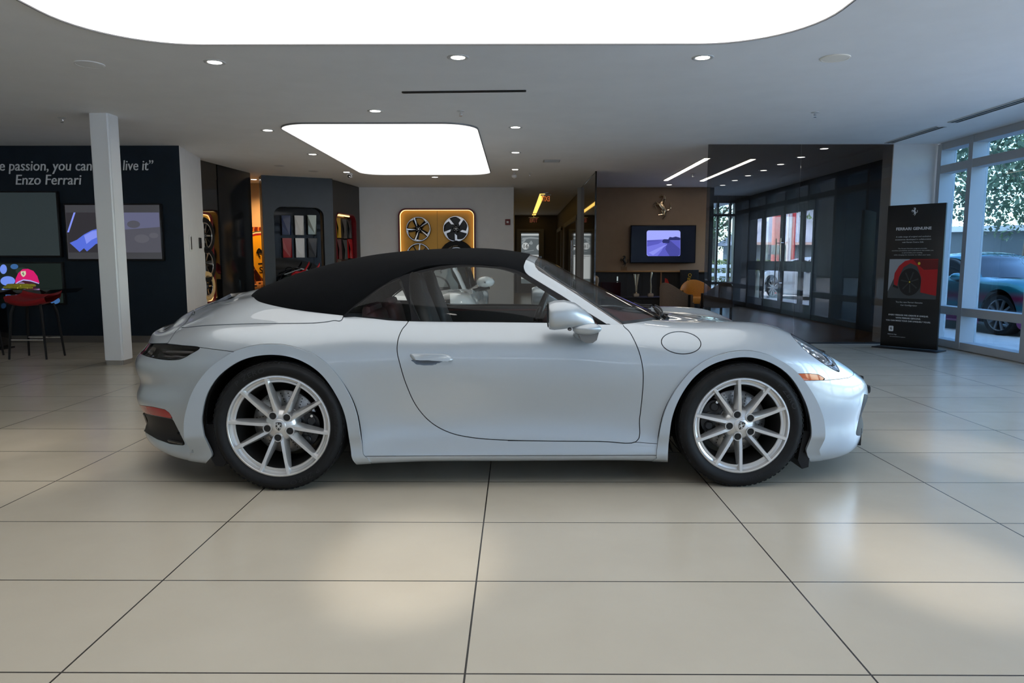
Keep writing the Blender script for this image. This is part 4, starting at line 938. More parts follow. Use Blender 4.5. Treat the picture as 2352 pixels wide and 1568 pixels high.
def speaker_disc(px, py, label, col):
    p = onZ(px, py, HC); m = MB(); m.lathe([(.118, -.0005), (.116, -.006), (.102, -.009), (.100, -.007), (.05, -.010), (0, -.011)], 0, 40)
    tag(m.build('ceiling_speaker', mat('speaker_' + col[0], col[1], .6), loc=(p[0], p[1], HC)), label, 'speaker', 'round ceiling speakers')
speaker_disc(205, 147, 'round white ceiling speaker on the column side', ('white', (.80, .80, .79))); speaker_disc(1918, 133, 'round cream ceiling speaker on the window side', ('cream', (.85, .80, .70)))
def sprinkler(px, py, label):
    p = onZ(px, py, HC); t = thing('sprinkler', label, 'sprinkler', (p[0], p[1], HC), 0, 'ceiling fire sprinklers')
    m = MB(); m.lathe([(.045, -.0005), (.044, -.004), (.03, -.007), (.012, -.008)], 0, 20); m.build('escutcheon', M_ltrim, t)
    m = MB(); m.cyl((0, 0, -.005), (0, 0, -.035), .008, n=8); m.tube([(-.012, 0, -.018), (-.014, 0, -.035), (0, 0, -.052)], .003, n=6); m.tube([(.012, 0, -.018), (.014, 0, -.035), (0, 0, -.052)], .003, n=6); m.lathe([(.018, -.052), (.018, -.055), (0, -.056)], 0, 12); m.build('nozzle', M_chrome, t)
sprinkler(142, 270, 'fire sprinkler on the ceiling before the blue wall'); sprinkler(1058, 255, 'fire sprinkler on the ceiling before the smaller glowing panel'); sprinkler(1872, 258, 'fire sprinkler on the ceiling before the tinted glass'); sprinkler(1217, 397, 'tiny fire sprinkler near the hanging detector'); sprinkler(1592, 399, 'tiny fire sprinkler between the two linear lamps')
def slot(name, label, p, q, w, n=1):
    p, q = np.array(p), np.array(q); d = (q - p)[:2]; L = np.hypot(*d); a = math.atan2(d[1], d[0]); t = thing(name, label, 'air vent', ((p[0] + q[0]) / 2, (p[1] + q[1]) / 2, HC), a)
    m = MB(); m.box((0, 0, -.004), (L, w, .006)); m.build('slot', M_slot, t); m = MB()
    for k in range(n + 1): m.box((0, -w / 2 + w * k / n, -.006), (L, .012, .010))
    m.box((-L / 2, 0, -.006), (.012, w, .010)); m.box((L / 2, 0, -.006), (.012, w, .010)); m.build('slot_frame', M_ltrim if n > 1 else M_slot, t)
slot('slot_diffuser', 'long thin dark air slot in the ceiling before the smaller glowing panel', onZ(925, 211, HC), onZ(1207, 207.5, HC), .035)
slot('linear_vent', 'double dark air vent in the ceiling above the black poster stand', (5.23, 10.25, 0), (5.23, 9.0, 0), .11, 2); slot('linear_vent', 'longer double dark air vent in the ceiling by the tall windows', (5.21, 8.75, 0), (5.21, 6.3, 0), .11, 2)
p = onZ(1267, 369, HC); m = MB(); m.box((0, 0, -.005), (.28, .28, .008), bev=.003); [m.box((0, -.1 + .04 * k, -.011), (.24, .012, .005)) for k in range(6)]; tag(m.build('square_vent', mat('vent_grey', (.45, .44, .42), .6), loc=(p[0], p[1], HC)), 'small square grey ceiling vent before the hall', 'air vent')
p = onZ(803, 398, HC); t = thing('dome_camera', 'small white dome camera on the ceiling before the slate cabinet', 'security camera', (p[0], p[1], HC)); m = MB(); m.lathe([(.065, -.0005), (.06, -.02), (.05, -.03)], 0, 24); m.lathe([(.05, -.03), (.05, -.075), (.044, -.085), (0, -.088)], 0, 24); m.build('housing', mat('camera_white', (.75, .75, .74), .4), t); m = MB(); m.lathe([(.032, 0), (.03, .012), (0, .018)], 0, 20, frame((0, -.045, -.058), (1, 0, 0), (0, .3, 1), (0, -1, .3))); m.build('camera_eye', M_gblk, t)
p = onZ(1181, 397, HC); t = thing('detector', 'white hanging smoke detector on the ceiling before the white wall', 'smoke detector', (p[0], p[1], HC)); m = MB(); m.cyl((0, 0, 0), (0, 0, -.03), .012, n=10); m.lathe([(.03, -.025), (.05, -.045), (.045, -.08), (.02, -.10), (0, -.105)], 0, 20); m.build('detector_body', bpy.data.materials['camera_white'], t)
def linear_lamp(name, label, x, y0, y1, w, m_, group=None, wt=0):
    t = thing(name, label, 'linear light', (x, (y0 + y1) / 2, HC), 0, group); L = y1 - y0
    m = MB(); m.box((0, 0, -.006), (w, L, .010), bev=.004); m.build('diffuser', m_, t); m = MB(); m.box((0, 0, -.003), (w + .03, L + .03, .005)); m.build('housing', M_ltrim, t)
    if wt:
        A = bpy.data.lights.new('linear_lamp', 'AREA'); A.shape = 'RECTANGLE'; A.size = w; A.size_y = L; A.energy = wt; A.color = (1.0, .80, .55); o = bpy.data.objects.new('linear_lamp', A); COL.objects.link(o); o.parent = t; o.location = (0, 0, -.02)
linear_lamp('linear_lamp', 'white linear ceiling lamp in the lounge, the one over the horse emblem side', 3.09, 11.75, 14.95, .085, M_strip, 'lounge linear lamps', 0)
linear_lamp('linear_lamp', 'white linear ceiling lamp crossing above the tinted glass edge', 3.86, 11.85, 15.05, .085, M_strip, 'lounge linear lamps', 0)
linear_lamp('hall_lamp', 'amber linear ceiling lamp running down the dim hall', .655, 17.9, 26.3, .13, M_amberlamp)
# ================================================================== things in the showroom
def horse(mb, M, h, depth, mi=0, crisp=False):
    """rearing horse built from rounded strokes in the plane of M, h tall"""
    s = h / 1300.0
    def P(x, y): return ((x - 720) * s, (780 - y) * s)
    def limb(pts, rs):
        rs = [r_ * 1.22 for r_ in rs]
        pts3 = [(*P(x, y), depth * .5) for x, y in pts]
        n = 8; vs = []; k = len(pts3)
        for i, p in enumerate(pts3):
            a = pts3[max(i - 1, 0)]; b_ = pts3[min(i + 1, k - 1)]; dx, dy = b_[0] - a[0], b_[1] - a[1]; L = math.hypot(dx, dy) or 1; nx, ny = -dy / L, dx / L; r = rs[i] * s
            for j in range(n):
                g = 2 * PI * j / n; vs.append((p[0] + nx * r * math.cos(g), p[1] + ny * r * math.cos(g), p[2] + min(depth * .5, r) * math.sin(g)))
        fs = [(i * n + j, i * n + (j + 1) % n, (i + 1) * n + (j + 1) % n, (i + 1) * n + j) for i in range(k - 1) for j in range(n)] + [tuple(range(n))[::-1], tuple((k - 1) * n + j for j in range(n))]
        mb.add(vs, fs, mi, True, M)
    limb([(600, 620), (640, 700), (720, 810), (800, 930), (880, 990)], [70, 120, 115, 95, 80])            # trunk
    limb([(650, 690), (680, 560), (740, 430), (770, 330), (730, 260)], [105, 80, 62, 55, 45])              # neck
    limb([(760, 270), (680, 260), (600, 285), (530, 310)], [50, 50, 36, 26])                             # head
    limb([(660, 250), (640, 180)], [20, 8])                                                              # ear
    limb([(750, 210), (830, 300), (845, 420), (815, 540), (780, 620)], [14, 26, 26, 22, 16])               # mane
    limb([(600, 690), (500, 640), (380, 520)], [52, 36, 24]); limb([(385, 525), (320, 620), (290, 690), (275, 740)], [24, 24, 20, 20])   # foreleg
    limb([(590, 720), (470, 690), (330, 690)], [46, 32, 24]); limb([(335, 690), (365, 800), (430, 910)], [24, 20, 22])
    limb([(800, 900), (700, 980), (740, 1180)], [75, 60, 32]); limb([(745, 1170), (620, 1185), (510, 1205)], [28, 20, 22])    # hind legs
    limb([(880, 980), (830, 1090), (840, 1230)], [85, 62, 30]); limb([(850, 1240), (790, 1290), (715, 1410)], [28, 24, 22])
    limb([(960, 970), (1060, 950), (1110, 880), (1110, 760), (1095, 660), (1110, 580)], [24, 30, 32, 28, 34, 10])    # tail
def plate_hole(mb, W_, H_, inner, z0, z1, mi=0, M=None, cx=0.0, cy=0.0):
    """rectangle (centred) with a hole; inner outline counter-clockwise with corner arcs"""
    outer = []
    n4 = len(inner) // 4
    for q in range(4):
        sx, sy = ((1, 1), (-1, 1), (-1, -1), (1, -1))[q]
        for k in range(n4):
            x, y = inner[q * n4 + k]; vert_first = q in (0, 2); h = n4 // 2
            if k == h: outer.append((cx + sx * W_ / 2, cy + sy * H_ / 2))
            elif (k < h) == vert_first: outer.append((cx + sx * W_ / 2, y))
            else: outer.append((x, cy + sy * H_ / 2))
    ring_prism(mb, outer, inner, z0, z1, mi, M)
def text_on(mb, s, M, size, mi=0, depth=.004, z=.0, **k):
    vs, fs = text_geo(s, size, depth / 2, **k); mb.add([(x, y, zz + z + depth / 2) for x, y, zz in vs], fs, mi, False, M)
def emis(name, col, e): return mat(name, tuple(c * .05 for c in col), .4, emit=col, estr=e, spec=.2)
# ---- the quote on the blue wall
FW_ = facing((0, YB - .001, 0))
M_let = mat('pale_letters', (.80, .82, .82), .4)
quote = thing('wall_quote', 'pale raised quote lettering on the blue wall, partly hidden by the column', 'lettering', (0, YB, 0))
def letters_fit(line, px_l, px_r, py):
    L = onY(px_l, py, YB); R = onY(px_r, py, YB); vs, fs = text_geo(line, .205, .006, 'LEFT', 1.0, .16); x0 = min(v[0] for v in vs); x1 = max(v[0] for v in vs); k = (R[0] - L[0]) / (x1 - x0)
    words_ = line.split(' '); cut = [-1e9]; pos = 0
    for w_ in words_[:-1]:
        pos += len(w_) + 1; a_ = text_geo(line[:pos] + '|', .205, .0, 'LEFT', 1.0, .16)[0]; cut.append(max(v[0] for v in a_) - .05)
    cut.append(1e9)
    for c0, c1 in zip(cut, cut[1:]):
        ff = [f for f in fs if c0 <= sum(vs[q][0] for q in f) / len(f) < c1]
        if not ff: continue
        us = sorted({q for f in ff for q in f}); mp_ = {q: n_ for n_, q in enumerate(us)}
        m = MB(); m.add([(L[0] + (vs[q][0] - x0) * k, L[2] + vs[q][1], vs[q][2] + .012) for q in us], [[mp_[q] for q in f] for f in ff], 0, False, facing((0, 0, 0))); m.build('word', M_let, quote)
letters_fit('live it\u201d', 284, 354, 391)
letters_fit('\u201cYou can\u2019t describe passion, you can only', -215, 273, 392)
letters_fit('Enzo Ferrari', 38, 189, 424)
# ---- screens on the blue wall
M_bez = mat('screen_bezel', (.006, .006, .007), .3)
M_off = mat('dim_screen', (.02, .028, .028), .10, emit=(.018, .026, .028), estr=1.0)
def wall_screen(label, quad, Y, scr_m, scr_name='screen'):
    a, b_, c = (onY(*q, Y) for q in quad)                       # top left, top right, bottom right
    x0, x1, z1, z0 = a[0], (b_[0] + c[0]) / 2, (a[2] + b_[2]) / 2, c[2]; w, h = x1 - x0, z1 - z0
    t = thing('tv', label, 'screen', ((x0 + x1) / 2, YB, (z0 + z1) / 2)); F = facing((0, 0, 0))
    m = MB(); m.box((0, 0, .03), (w, h, .058), bev=.006, M=F); m.build('bezel', M_bez, t)
    m = MB(); m.prism([(-w / 2 + .022, -h / 2 + .028), (w / 2 - .022, -h / 2 + .028), (w / 2 - .022, h / 2 - .022), (-w / 2 + .022, h / 2 - .022)], .058, .0605, 0, F); s = m.build(scr_name, scr_m, t)
    return t, w, h, F, s
t, w, h, F, s = wall_screen('large dim grey screen cut by the picture edge, topmost on the blue wall', [(-60, 440), (133, 437), (139, 591)], YB - .06, M_off)
t, w, h, F, s = wall_screen('screen half behind the white column showing a blue glove', [(145, 469), (369, 465), (376, 599)], YB - .06, mat('film_screen', (.03, .03, .035), .15, emit=(.04, .04, .045), estr=1.0))
def quadp(m, x0, y0, x1, y1, z, mi, F): m.add([(x0, y0, z), (x1, y0, z), (x1, y1, z), (x0, y1, z)], [(0, 1, 2, 3)], mi, False, F)
m = MB(); Wp = lambda u, v: (-w / 2 + .03 + (w - .06) * u, h / 2 - .03 - (h - .06) * v)
def poly(m, pts, z, mi, F, f=None): m.add([(*((f or Wp)(u, v)), z) for u, v in pts], [tuple(range(len(pts)))[::-1]], mi, False, F)
poly(m, [(0, .13), (1, .13), (1, .88), (0, .88)], .0612, 0, F); poly(m, [(.40, .13), (1, .13), (1, .88), (.45, .88)], .0615, 1, F); poly(m, [(.6, .13), (1, .13), (1, .40), (.62, .45)], .0617, 4, F)
poly(m, [(.0, .50), (.085, .13), (.105, .13), (.02, .50)], .0616, 2, F)
poly(m, [(.02, .70), (.10, .64), (.18, .54), (.27, .46), (.36, .42), (.46, .40), (.50, .50), (.48, .60), (.42, .62), (.36, .70), (.30, .72), (.26, .78), (.20, .86), (.17, .80), (.12, .87), (.08, .80)], .0618, 3, F)
poly(m, [(.18, .56), (.27, .48), (.36, .45), (.42, .52), (.34, .58), (.26, .64), (.2, .72)], .0620, 2, F)
for cx_, cy_, r_ in ((.72, .35, .07), (.80, .62, .08), (.93, .56, .05)):
    poly(m, [(cx_ + r_ * math.cos(a), cy_ + r_ * 1.0 * math.sin(a)) for a in np.linspace(0, 2 * PI, 24, endpoint=False)], .0619, 1 if cy_ < .5 else 5, F)
m.build('picture', [emis('film_dark', (.03, .028, .033), 1), emis('film_grey', (.08, .08, .10), 1), emis('film_blue_light', (.22, .28, .85), 1), emis('film_blue', (.09, .15, .68), 1), emis('film_lilac', (.115, .12, .20), 1), emis('film_grey_b', (.10, .10, .12), 1)], s)
t, w, h, F, s = wall_screen('low screen behind the black high table showing a pink cap', [(-75, 603), (142, 600), (150, 700)], YB - .06, emis('cap_screen', (.010, .016, .014), 1))
def px2(px_, py_): p = onY(px_, py_, YB - .06); return (p[0] - t.location.x, p[2] - t.location.z)
m = MB()
def pp(pts, z, mi): m.add([(*px2(a, b_), z) for a, b_ in pts], [tuple(range(len(pts)))[::-1]], mi, False, F)
def blob(cx_, cy_, rx_, ry_, z, mi): pp([(cx_ + rx_ * math.cos(a), cy_ + ry_ * math.sin(a)) for a in np.linspace(0, 2 * PI, 22, endpoint=False)], z, mi)
blob(8, 618, 8, 11, .0612, 0); blob(33, 612, 9, 6, .0612, 1); blob(18, 645, 17, 11, .0612, 0); blob(12, 682, 16, 8, .0612, 1); blob(50, 622, 14, 8, .0611, 5); blob(126, 690, 12, 8, .0612, 1)
pp([(35, 651), (36, 640), (42, 627), (52, 618), (64, 617), (77, 622), (86, 634), (91, 650), (84, 648), (70, 643), (54, 642), (42, 646)][::1], .0615, 2)
pp([(30, 655), (42, 646), (54, 641), (70, 643), (90, 650), (90, 652), (70, 646), (54, 644), (43, 649), (33, 657)], .0617, 3)
pp([(38, 652), (54, 645), (70, 647), (84, 653), (80, 662), (40, 662)], .0614, 6); blob(50, 655, 9, 7, .0616, 4); pp([(34, 690), (36, 670), (60, 664), (80, 668), (86, 692), (70, 692), (60, 690)], .0616, 4)
pp([(48, 623), (59, 622), (60, 629), (57, 634), (53.5, 636), (50, 633), (47.5, 628)], .0618, 7); horse(m, F @ Matrix.Translation((*px2(53.7, 628.6), .0618)) , .055, .002, 8)
m.build('picture', [emis('bokeh_blue', (.16, .27, .80), 1), emis('bokeh_deep', (.04, .12, .30), 1), emis('cap_pink', (.62, .012, .14), 1), emis('cap_edge', (.42, .36, .75), 1), emis('hand_lilac', (.26, .17, .36), 1), emis('bokeh_green', (.02, .035, .028), 1), emis('cap_shade', (.05, .008, .02), 1), emis('cap_badge', (.62, .60, .42), 1), emis('badge_horse', (.03, .05, .05), 1)], s)
# ---- black high table, gloves, stools
tz = onY(60, 664, 9.5)[2]; xe = onY(155, 662, 9.5)[0]
t = thing('high_table', 'black high table with a tapered end and red slash before the low screen', 'table', (xe - 1.6, 9.5, 0))
m = MB(); m.prism([(-1.5, tz - .055), (1.50, tz - .055), (1.60, tz + .005), (-1.5, tz + .005)], -.36, .36, 0, frame((0, 0, 0), (1, 0, 0), (0, 0, 1), (0, -1, 0))); m.build('tabletop', M_gblk, t)
m = MB(); m.prism([(.72, tz - .055), (.80, tz - .055), (.88, tz + .004), (.80, tz + .004)], .36, .3615, 0, frame((0, 0, 0), (1, 0, 0), (0, 0, 1), (0, -1, 0))); m.build('red_slash', mat('red_slash', (.42, .012, .012), .3), t)
for x in (-1.3, .55):
    m = MB(); m.box((x, 0, tz / 2 - .03), (.07, .5, tz - .06), bev=.01); m.box((x, 0, .012), (.14, .6, .024), bev=.004); m.build('leg', M_gblk, t)
gx = onY(22, 655, 9.2)[0]; t = thing('gloves', 'pair of yellow work gloves lying on the black high table', 'gloves', (gx, 9.36, tz + .005))
M_glv = noisy(mat('yellow_fabric', (.80, .68, .06), .8), 60, .2, 0, .4)
for k, (oy, oz) in enumerate(((0, .0), (.06, .028))):
    m = MB(); 
    m.grid([[(x, oy + ry * math.cos(a), oz + .022 + rz_ * math.sin(a)) for a in np.linspace(0, 2 * PI, 15)] for x, ry, rz_ in ((-.19, .02, .012), (-.17, .05, .02), (-.10, .055, .022), (-.02, .06, .023), (.05, .062, .022), (.08, .055, .02), (.085, .01, .005))])
    for j in range(4): m.tube([(.05, oy - .045 + .03 * j, oz + .022), (.12 + .012 * (j % 2), oy - .048 + .032 * j, oz + .024), (.185 - .02 * abs(j - 1.5), oy - .05 + .033 * j, oz + .018)], [.016, .0155, .011], n=8)
    m.tube([(-.05, oy - .05, oz + .024), (.01, oy - .085, oz + .024), (.06, oy - .10, oz + .02)], [.018, .015, .011], n=8); m.build('glove', M_glv, t)
def stool(px_, label, Y=8.8):
    x = onY(px_, 760, Y)[0]; t = thing('bar_stool', label, 'stool', (x, Y, 0), 0, 'red bar stools'); sz = .685
    m = MB(); R = []
    for y, zz in ((-.19, .0), (-.20, .03), (-.12, .05), (.0, .045), (.12, .05), (.20, .075), (.215, .10), (.20, .085), (.17, .02), (.0, -.03), (-.17, -.03), (-.19, 0)):
        R.append([(xx, y * (1 - .15 * (abs(xx) / .25) ** 3), sz + zz + .05 * (abs(xx) / .25) ** 2) for xx in np.linspace(-.25, .25, 15)])
    m.grid(R, flip=True); m.build('seat', mat('red_leather', (.30, .008, .012), .4) if 'red_leather' not in bpy.data.materials else bpy.data.materials['red_leather'], t, sharp=70)
    for sx in (-1, 1):
        for sy in (-1, 1): m = MB(); m.tube([(sx * .16, sy * .12, sz - .01), (sx * .19, sy * .145, sz - .12), (sx * .23, sy * .18, 0)], [.018, .017, .012], n=8); m.build('leg', M_blk, t)
    [MB().tube([(-.21, sy * .162, .24), (.21, sy * .162, .24)], .009, n=8).build('footrest', M_chrome, t) for sy in (-1, 1)]
stool(82, 'red seated bar stool with dark legs before the low screen'); stool(-62, 'red bar stool mostly cut off by the picture edge', 8.85)
# ---- keypads on the white side wall
e = np.array([pW[0] - xr, pW[1] - YB]); e /= np.hypot(*e); 
def on_side(px_, py_):
    d = pray(px_, py_); nrm = np.array([e[1], -e[0], 0]); t_ = (nrm @ (np.array([xr, YB, 0]) - np.array([0, 0, CAMH]))) / (nrm @ d); return np.array([0, 0, CAMH]) + d * t_
for px_, py_, w_, h_, label, cm in ((437, 558, .085, .24, 'white wall intercom plate with a dark slot on the white side wall', 0), (458.5, 558, .075, .17, 'small black wall keypad beside the white intercom plate', 1)):
    p = on_side(px_, py_); Fk = frame(tuple(p), (e[0], e[1], 0), (0, 0, 1), (e[1], -e[0], 0)); t = thing('intercom' if cm == 0 else 'keypad', label, 'wall control', tuple(p)); Fk = Matrix.Translation(-Vector(p)) @ Fk
    if cm == 0:
        m = MB(); m.box((0, 0, .008), (w_ * 1.5, h_, .014), bev=.004, M=Fk); m.build('plate', M_white, t); m = MB(); m.box((0, 0, .016), (w_ * .6, h_ * .8, .006), bev=.002, M=Fk); m.build('slot', mat('slot_brown', (.06, .05, .045), .3), t)
    else:
        m = MB(); m.box((0, 0, .01), (w_ * 1.7, h_, .018), bev=.004, M=Fk); m.build('keypad_body', M_gblk, t); m = MB(); m.box((0, .03, .020), (w_, h_ * .3, .004), M=Fk); m.build('keypad_window', mat('keypad_window', (.03, .035, .04), .1), t)
# ---- display wheels
M_wb = mat('gloss_black_wheel', (.010, .010, .011), .3, coat=.05, spec=.3); M_wd = mat('diamond_cut_face', (.62, .62, .63), .18, .9); M_cream = mat('cream_tyre', (.75, .50, .22), .5)
def show_wheel(name, label, M4, r, style, group, tyre=None, rot=0.0):
    t = bpy.data.objects.new(name, None); COL.objects.link(t); t.matrix_world = M4; t.empty_display_size = .05; tag(t, label, 'wheel', group)
    m = MB(); m.lathe([(r, -.10), (r, -.002), (r - .008, .004), (r - .020, .004), (r - .026, -.02), (r - .035, -.09)], 0, 64)
    m.lathe([(r - .003, -.0015), (r - .006, .0045), (r - .019, .0045), (r - .022, .001)], 1, 64)
    m.lathe([(0, -.035), (.052, -.035), (.07, -.045), (.085, -.06)], 0, 32)
    for k in range(5):
        a = rot + 2 * PI * k / 5; R4 = Matrix.Rotation(a, 4, 'Z')
        if style == 'star':
            vs = [(.03, -.045, -.05), (.03, .045, -.05), (r - .012, .075, -.01), (r - .012, .018, -.01), (r - .012, -.018, .0), (.04, 0, -.012), (r * .55, .020, -.012), (r * .55, -.028, -.014)]
            m.add([vs[1], vs[2], vs[3], vs[6], vs[5]], [(0, 1, 2, 3, 4)[::-1]], 0, False, R4); m.add([vs[0], vs[4], vs[7]], [(0, 1, 2)], 0, False, R4); m.add([vs[5], vs[7], vs[0]], [(0, 1, 2)], 0, False, R4)
            m.add([(.05, .012, -.012), (r - .012, -.012, .002), (r - .012, .020, .002), (r * .5, .022, -.008)], [(0, 1, 2, 3)], 1, False, R4)
            m.add([(r * .42, -.010, -.014), (r - .013, -.03, .001), (r - .013, -.012, .003), (.05, .010, -.013)], [(0, 1, 2, 3)], 0, False, R4)
            aa = np.linspace(.12, .62, 8); ou = [((r - .016) * math.cos(q), (r - .016) * math.sin(q)) for q in aa]; inn = [((r - .05 + .033 * (j / 7) ** 1.2) * math.cos(q), (r - .05 + .033 * (j / 7) ** 1.2) * math.sin(q)) for j, q in enumerate(aa)]
            m.prism(inn[::1] + ou[::-1], -.012, .003, 1, R4) if False else m.prism((inn + ou[::-1])[::-1], -.012, .003, 1, R4)
        elif style == 'blade':
            m.prism([(.05, -.02), (r * .42, -.030), (r - .012, -.02), (r - .012, .035), (r * .42, .028), (.05, .02)], -.06, -.014, 0, R4)
            m.prism([(r * .36, -.026), (r - .014, -.020), (r - .014, .030), (r * .50, .024)], -.02, -.004, 1, R4)
            aa = np.linspace(.10, .72, 8); ou = [((r - .012) * math.cos(q), (r - .012) * math.sin(q)) for q in aa]; inn = [((r - .062 + .05 * (j / 7)) * math.cos(q), (r - .062 + .05 * (j / 7)) * math.sin(q)) for j, q in enumerate(aa)]
            m.prism((inn + ou[::-1])[::-1], -.014, .002, 1, R4); m.lathe([(.085, -.075), (r - .035, -.075)], 0, 40) if k == 0 else None
        else:
            m.prism([(.05, -.014), (r - .02, -.010), (r - .02, .010), (.05, .014)], -.05, -.010, 0 if style == 'dark' else 1, R4); m.prism([(.05, -.014), (r - .02, -.010), (r - .02, .010), (.05, .014)], -.05, -.012, 0, Matrix.Rotation(a + PI / 5, 4, 'Z'))
    for k in range(5): a = rot + .6 + 2 * PI * k / 5; m.lathe([(.0095, -.04), (.0095, -.022), (0, -.02)], 1, 8, Matrix.Translation((.042 * math.cos(a), .042 * math.sin(a), 0)))
    m.lathe([(.016, -.036), (.015, -.024), (0, -.022)], 1, 16)
    m.build('rim', [M_wb, M_wd], t, sharp=30)
    if tyre:
        m = MB(); m.lathe([(r - .004, -.1), (r + .001, .004), (r + .01, .012), (r + .05, .012), (tyre - .012, .004), (tyre, -.02), (tyre, -.1)], 0, 64)
        if style == 'dark':
            for s_, a0 in (('LIGHTWEIGHT SPORT', 125), ('LIGHTWEIGHT SPORT', 305)):
                vs, fs = text_geo(s_, .035, 0, 'CENTER', 1.1); rb = r + .012; m.add([((rb + y) * math.cos(math.radians(a0) - x / rb), (rb + y) * math.sin(math.radians(a0) - x / rb), .0135) for x, y, z in vs], fs, 1)
        m.build('tyre', [M_cream if style == 'cream' else M_rub, mat('tyre_gold_letters', (.45, .36, .22), .5) if 'tyre_gold_letters' not in bpy.data.materials else bpy.data.materials['tyre_gold_letters']], t)
    return t
def niche(name, label, M4, w_, h_, r_, seam=True, lit=2.6, depth=.10):
    """recess with a burgundy edge, hidden lamp line and amber back"""
    t = bpy.data.objects.new(name, None); COL.objects.link(t); t.matrix_world = M4; tag(t, label, 'display niche')
    m = MB(); ring_prism(m, rrect(w_, h_, r_, 8), rrect(w_ - .07, h_ - .07, r_ - .03, 8), 0, depth + .02); m.build('burgundy_edge', M_burg, t)
    m = MB(); m.prism(rrect(w_ - .05, h_ - .05, r_ - .02, 8), .002, .010); m.build('backdrop', M_yellow, t)
    m = MB(); ring_prism(m, rrect(w_ - .068, h_ - .068, r_ - .03, 8), rrect(w_ - .092, h_ - .092, r_ - .04, 8), depth * .55, depth * .72); m.build('hidden_lamp', mat('niche_lamp', (.9, .7, .4), .5, emit=(1.0, .66, .26), estr=lit), t)
    if seam: m = MB(); m.box((0, 0, .0105), (.006, h_ - .06, .002)); m.build('seam', mat('seam_brown', (.16, .08, .01), .6), t)
    return t
YN = 16.4; na = onY(916, 481, YN); nb = onY(1092.5, 481, YN); nw = nb[0] - na[0]; ztop = onY(1004, 479, YN)[2]; zbot = .30; ncx = (na[0] + nb[0]) / 2
niche('wheel_niche', 'amber lit wall niche holding wheels on the white wall', facing((ncx, YN - .012, (ztop + zbot) / 2)), nw, ztop - zbot, .17)
def at_niche(px_, py_): p = onY(px_, py_, YN - .12); return p
for px_, py_, r_px, st, label, rot in ((960.8, 526, 28.0, 'star', 'black and silver star spoke wheel, upper one towards the slate cabinet in the amber niche', 1.88), (1047, 525.5, 29.2, 'blade', 'black wheel with bright zigzag blades, upper one towards the hall in the amber niche', -PI / 2), (961.5, 586.5, 28.0, 'thin', 'black and silver wheel below the star spoke wheel in the amber niche', 1.45)):
    p = at_niche(px_, py_); show_wheel('wheel_sample', label, facing(tuple(p)), r_px / FPX * (YN - .12), st, 'wheels in the amber niche', rot=rot)
p = at_niche(1048.5, 592); show_wheel('wheel_sample', 'dark wheel with a lettered black tyre below the zigzag wheel in the amber niche', facing(tuple(p)), .245, 'dark', 'wheels in the amber niche', tyre=.40)
# ---- the niche on the black wall, seen edge on
def on_black(px_, py_, off=0.0):
    n_ = np.array([kd[1], -kd[0], 0]) / kl; p0 = np.array([xk0, yk0, 0]) + n_ * off; d = pray(px_, py_); t_ = (n_ @ (p0 - np.array([0, 0, CAMH]))) / (n_ @ d); return np.array([0, 0, CAMH]) + d * t_
pe = on_black(490, 600, .03); se = math.hypot(pe[0] - xk0, pe[1] - yk0); zt_ = on_black(484, 489, .03)[2]; zb_ = on_black(484, 696, .03)[2]; KFn = KF @ Matrix.Translation((se - .42, (zt_ + zb_) / 2, .0))
niche('wheel_niche', 'amber wheel niche seen edge on beside the white side wall', KFn, .86, zt_ - zb_, .14, seam=False, lit=1.2, depth=.03)
for py_, st, label, ty in ((541, 'thin', 'dark wheel at the top of the edge-on amber niche', .30), (607, 'star', 'dark wheel in the middle of the edge-on amber niche', .30), (657, 'cream', 'wheel with a cream ring at the bottom of the edge-on amber niche', .25)):
    z = on_black(466, py_, .05)[2]; show_wheel('wheel_sample', label, KF @ Matrix.Translation((se - .38, z, .12)), .215 if st != 'cream' else .17, st, 'wheels in the edge-on niche', tyre=ty)
# ---- shield sign in the warm room
YS = 15.35; p = onY(610, 590, YS); sc_ = YS / FPX
t = thing('shield_sign', 'yellow shield sign with a black horse seen through the warm gap', 'sign', tuple(p)); F = facing((0, 0, 0))
SH = [(-.345, .50), (-.18, .545), (0, .56), (.18, .545), (.345, .50), (.335, .12), (.27, -.14), (.15, -.36), (0, -.50), (-.15, -.36), (-.27, -.14), (-.335, .12)]
SHs = [tuple(q) for q in smooth_poly(SH, 4)]
m = MB(); m.prism(SHs[::-1], .0, .03, 0, F) if False else m.prism([q for q in SHs][::-1], .0, .03, 0, F); m.build('shield', mat('shield_yellow', (.80, .40, .012), .4), t)
for k, (c_, y_) in enumerate(((('shield_red', (.35, .012, .012)), .445), (('shield_cream', (.75, .62, .45)), .487), (('shield_green', (.05, .09, .05)), .515))):
    m = MB(); yy = [(-.335, y_ - .035), (-.18, y_ + .01), (0, y_ + .025), (.18, y_ + .01), (.335, y_ - .035)]; m.add([(x, y - (.0 if True else 0), .0312 + .0004 * k) for x, y in yy] + [(x, y + .045 - .012 * k, .0312 + .0004 * k) for x, y in yy[::-1]], [tuple(range(10))], 0, False, F); m.build('shield_band', mat(c_[0], c_[1], .4), t)
m = MB(); horse(m, F @ Matrix.Translation((0.03, .06, .03)), .60, .02); m.build('horse_emblem', M_gblk, t)
m = MB(); text_on(m, 'S', F @ Matrix.Translation((-.095, -.34, .03)), .19, depth=.006); text_on(m, 'F', F @ Matrix.Translation((.095, -.34, .03)), .19, depth=.006); m.box((0, -.275, .033), (.03, .02, .006), M=F); m.box((-.075, -.14, .033), (.16, .028, .006), bev=.002, M=F, rz=.12); m.build('shield_letters', M_gblk, t)
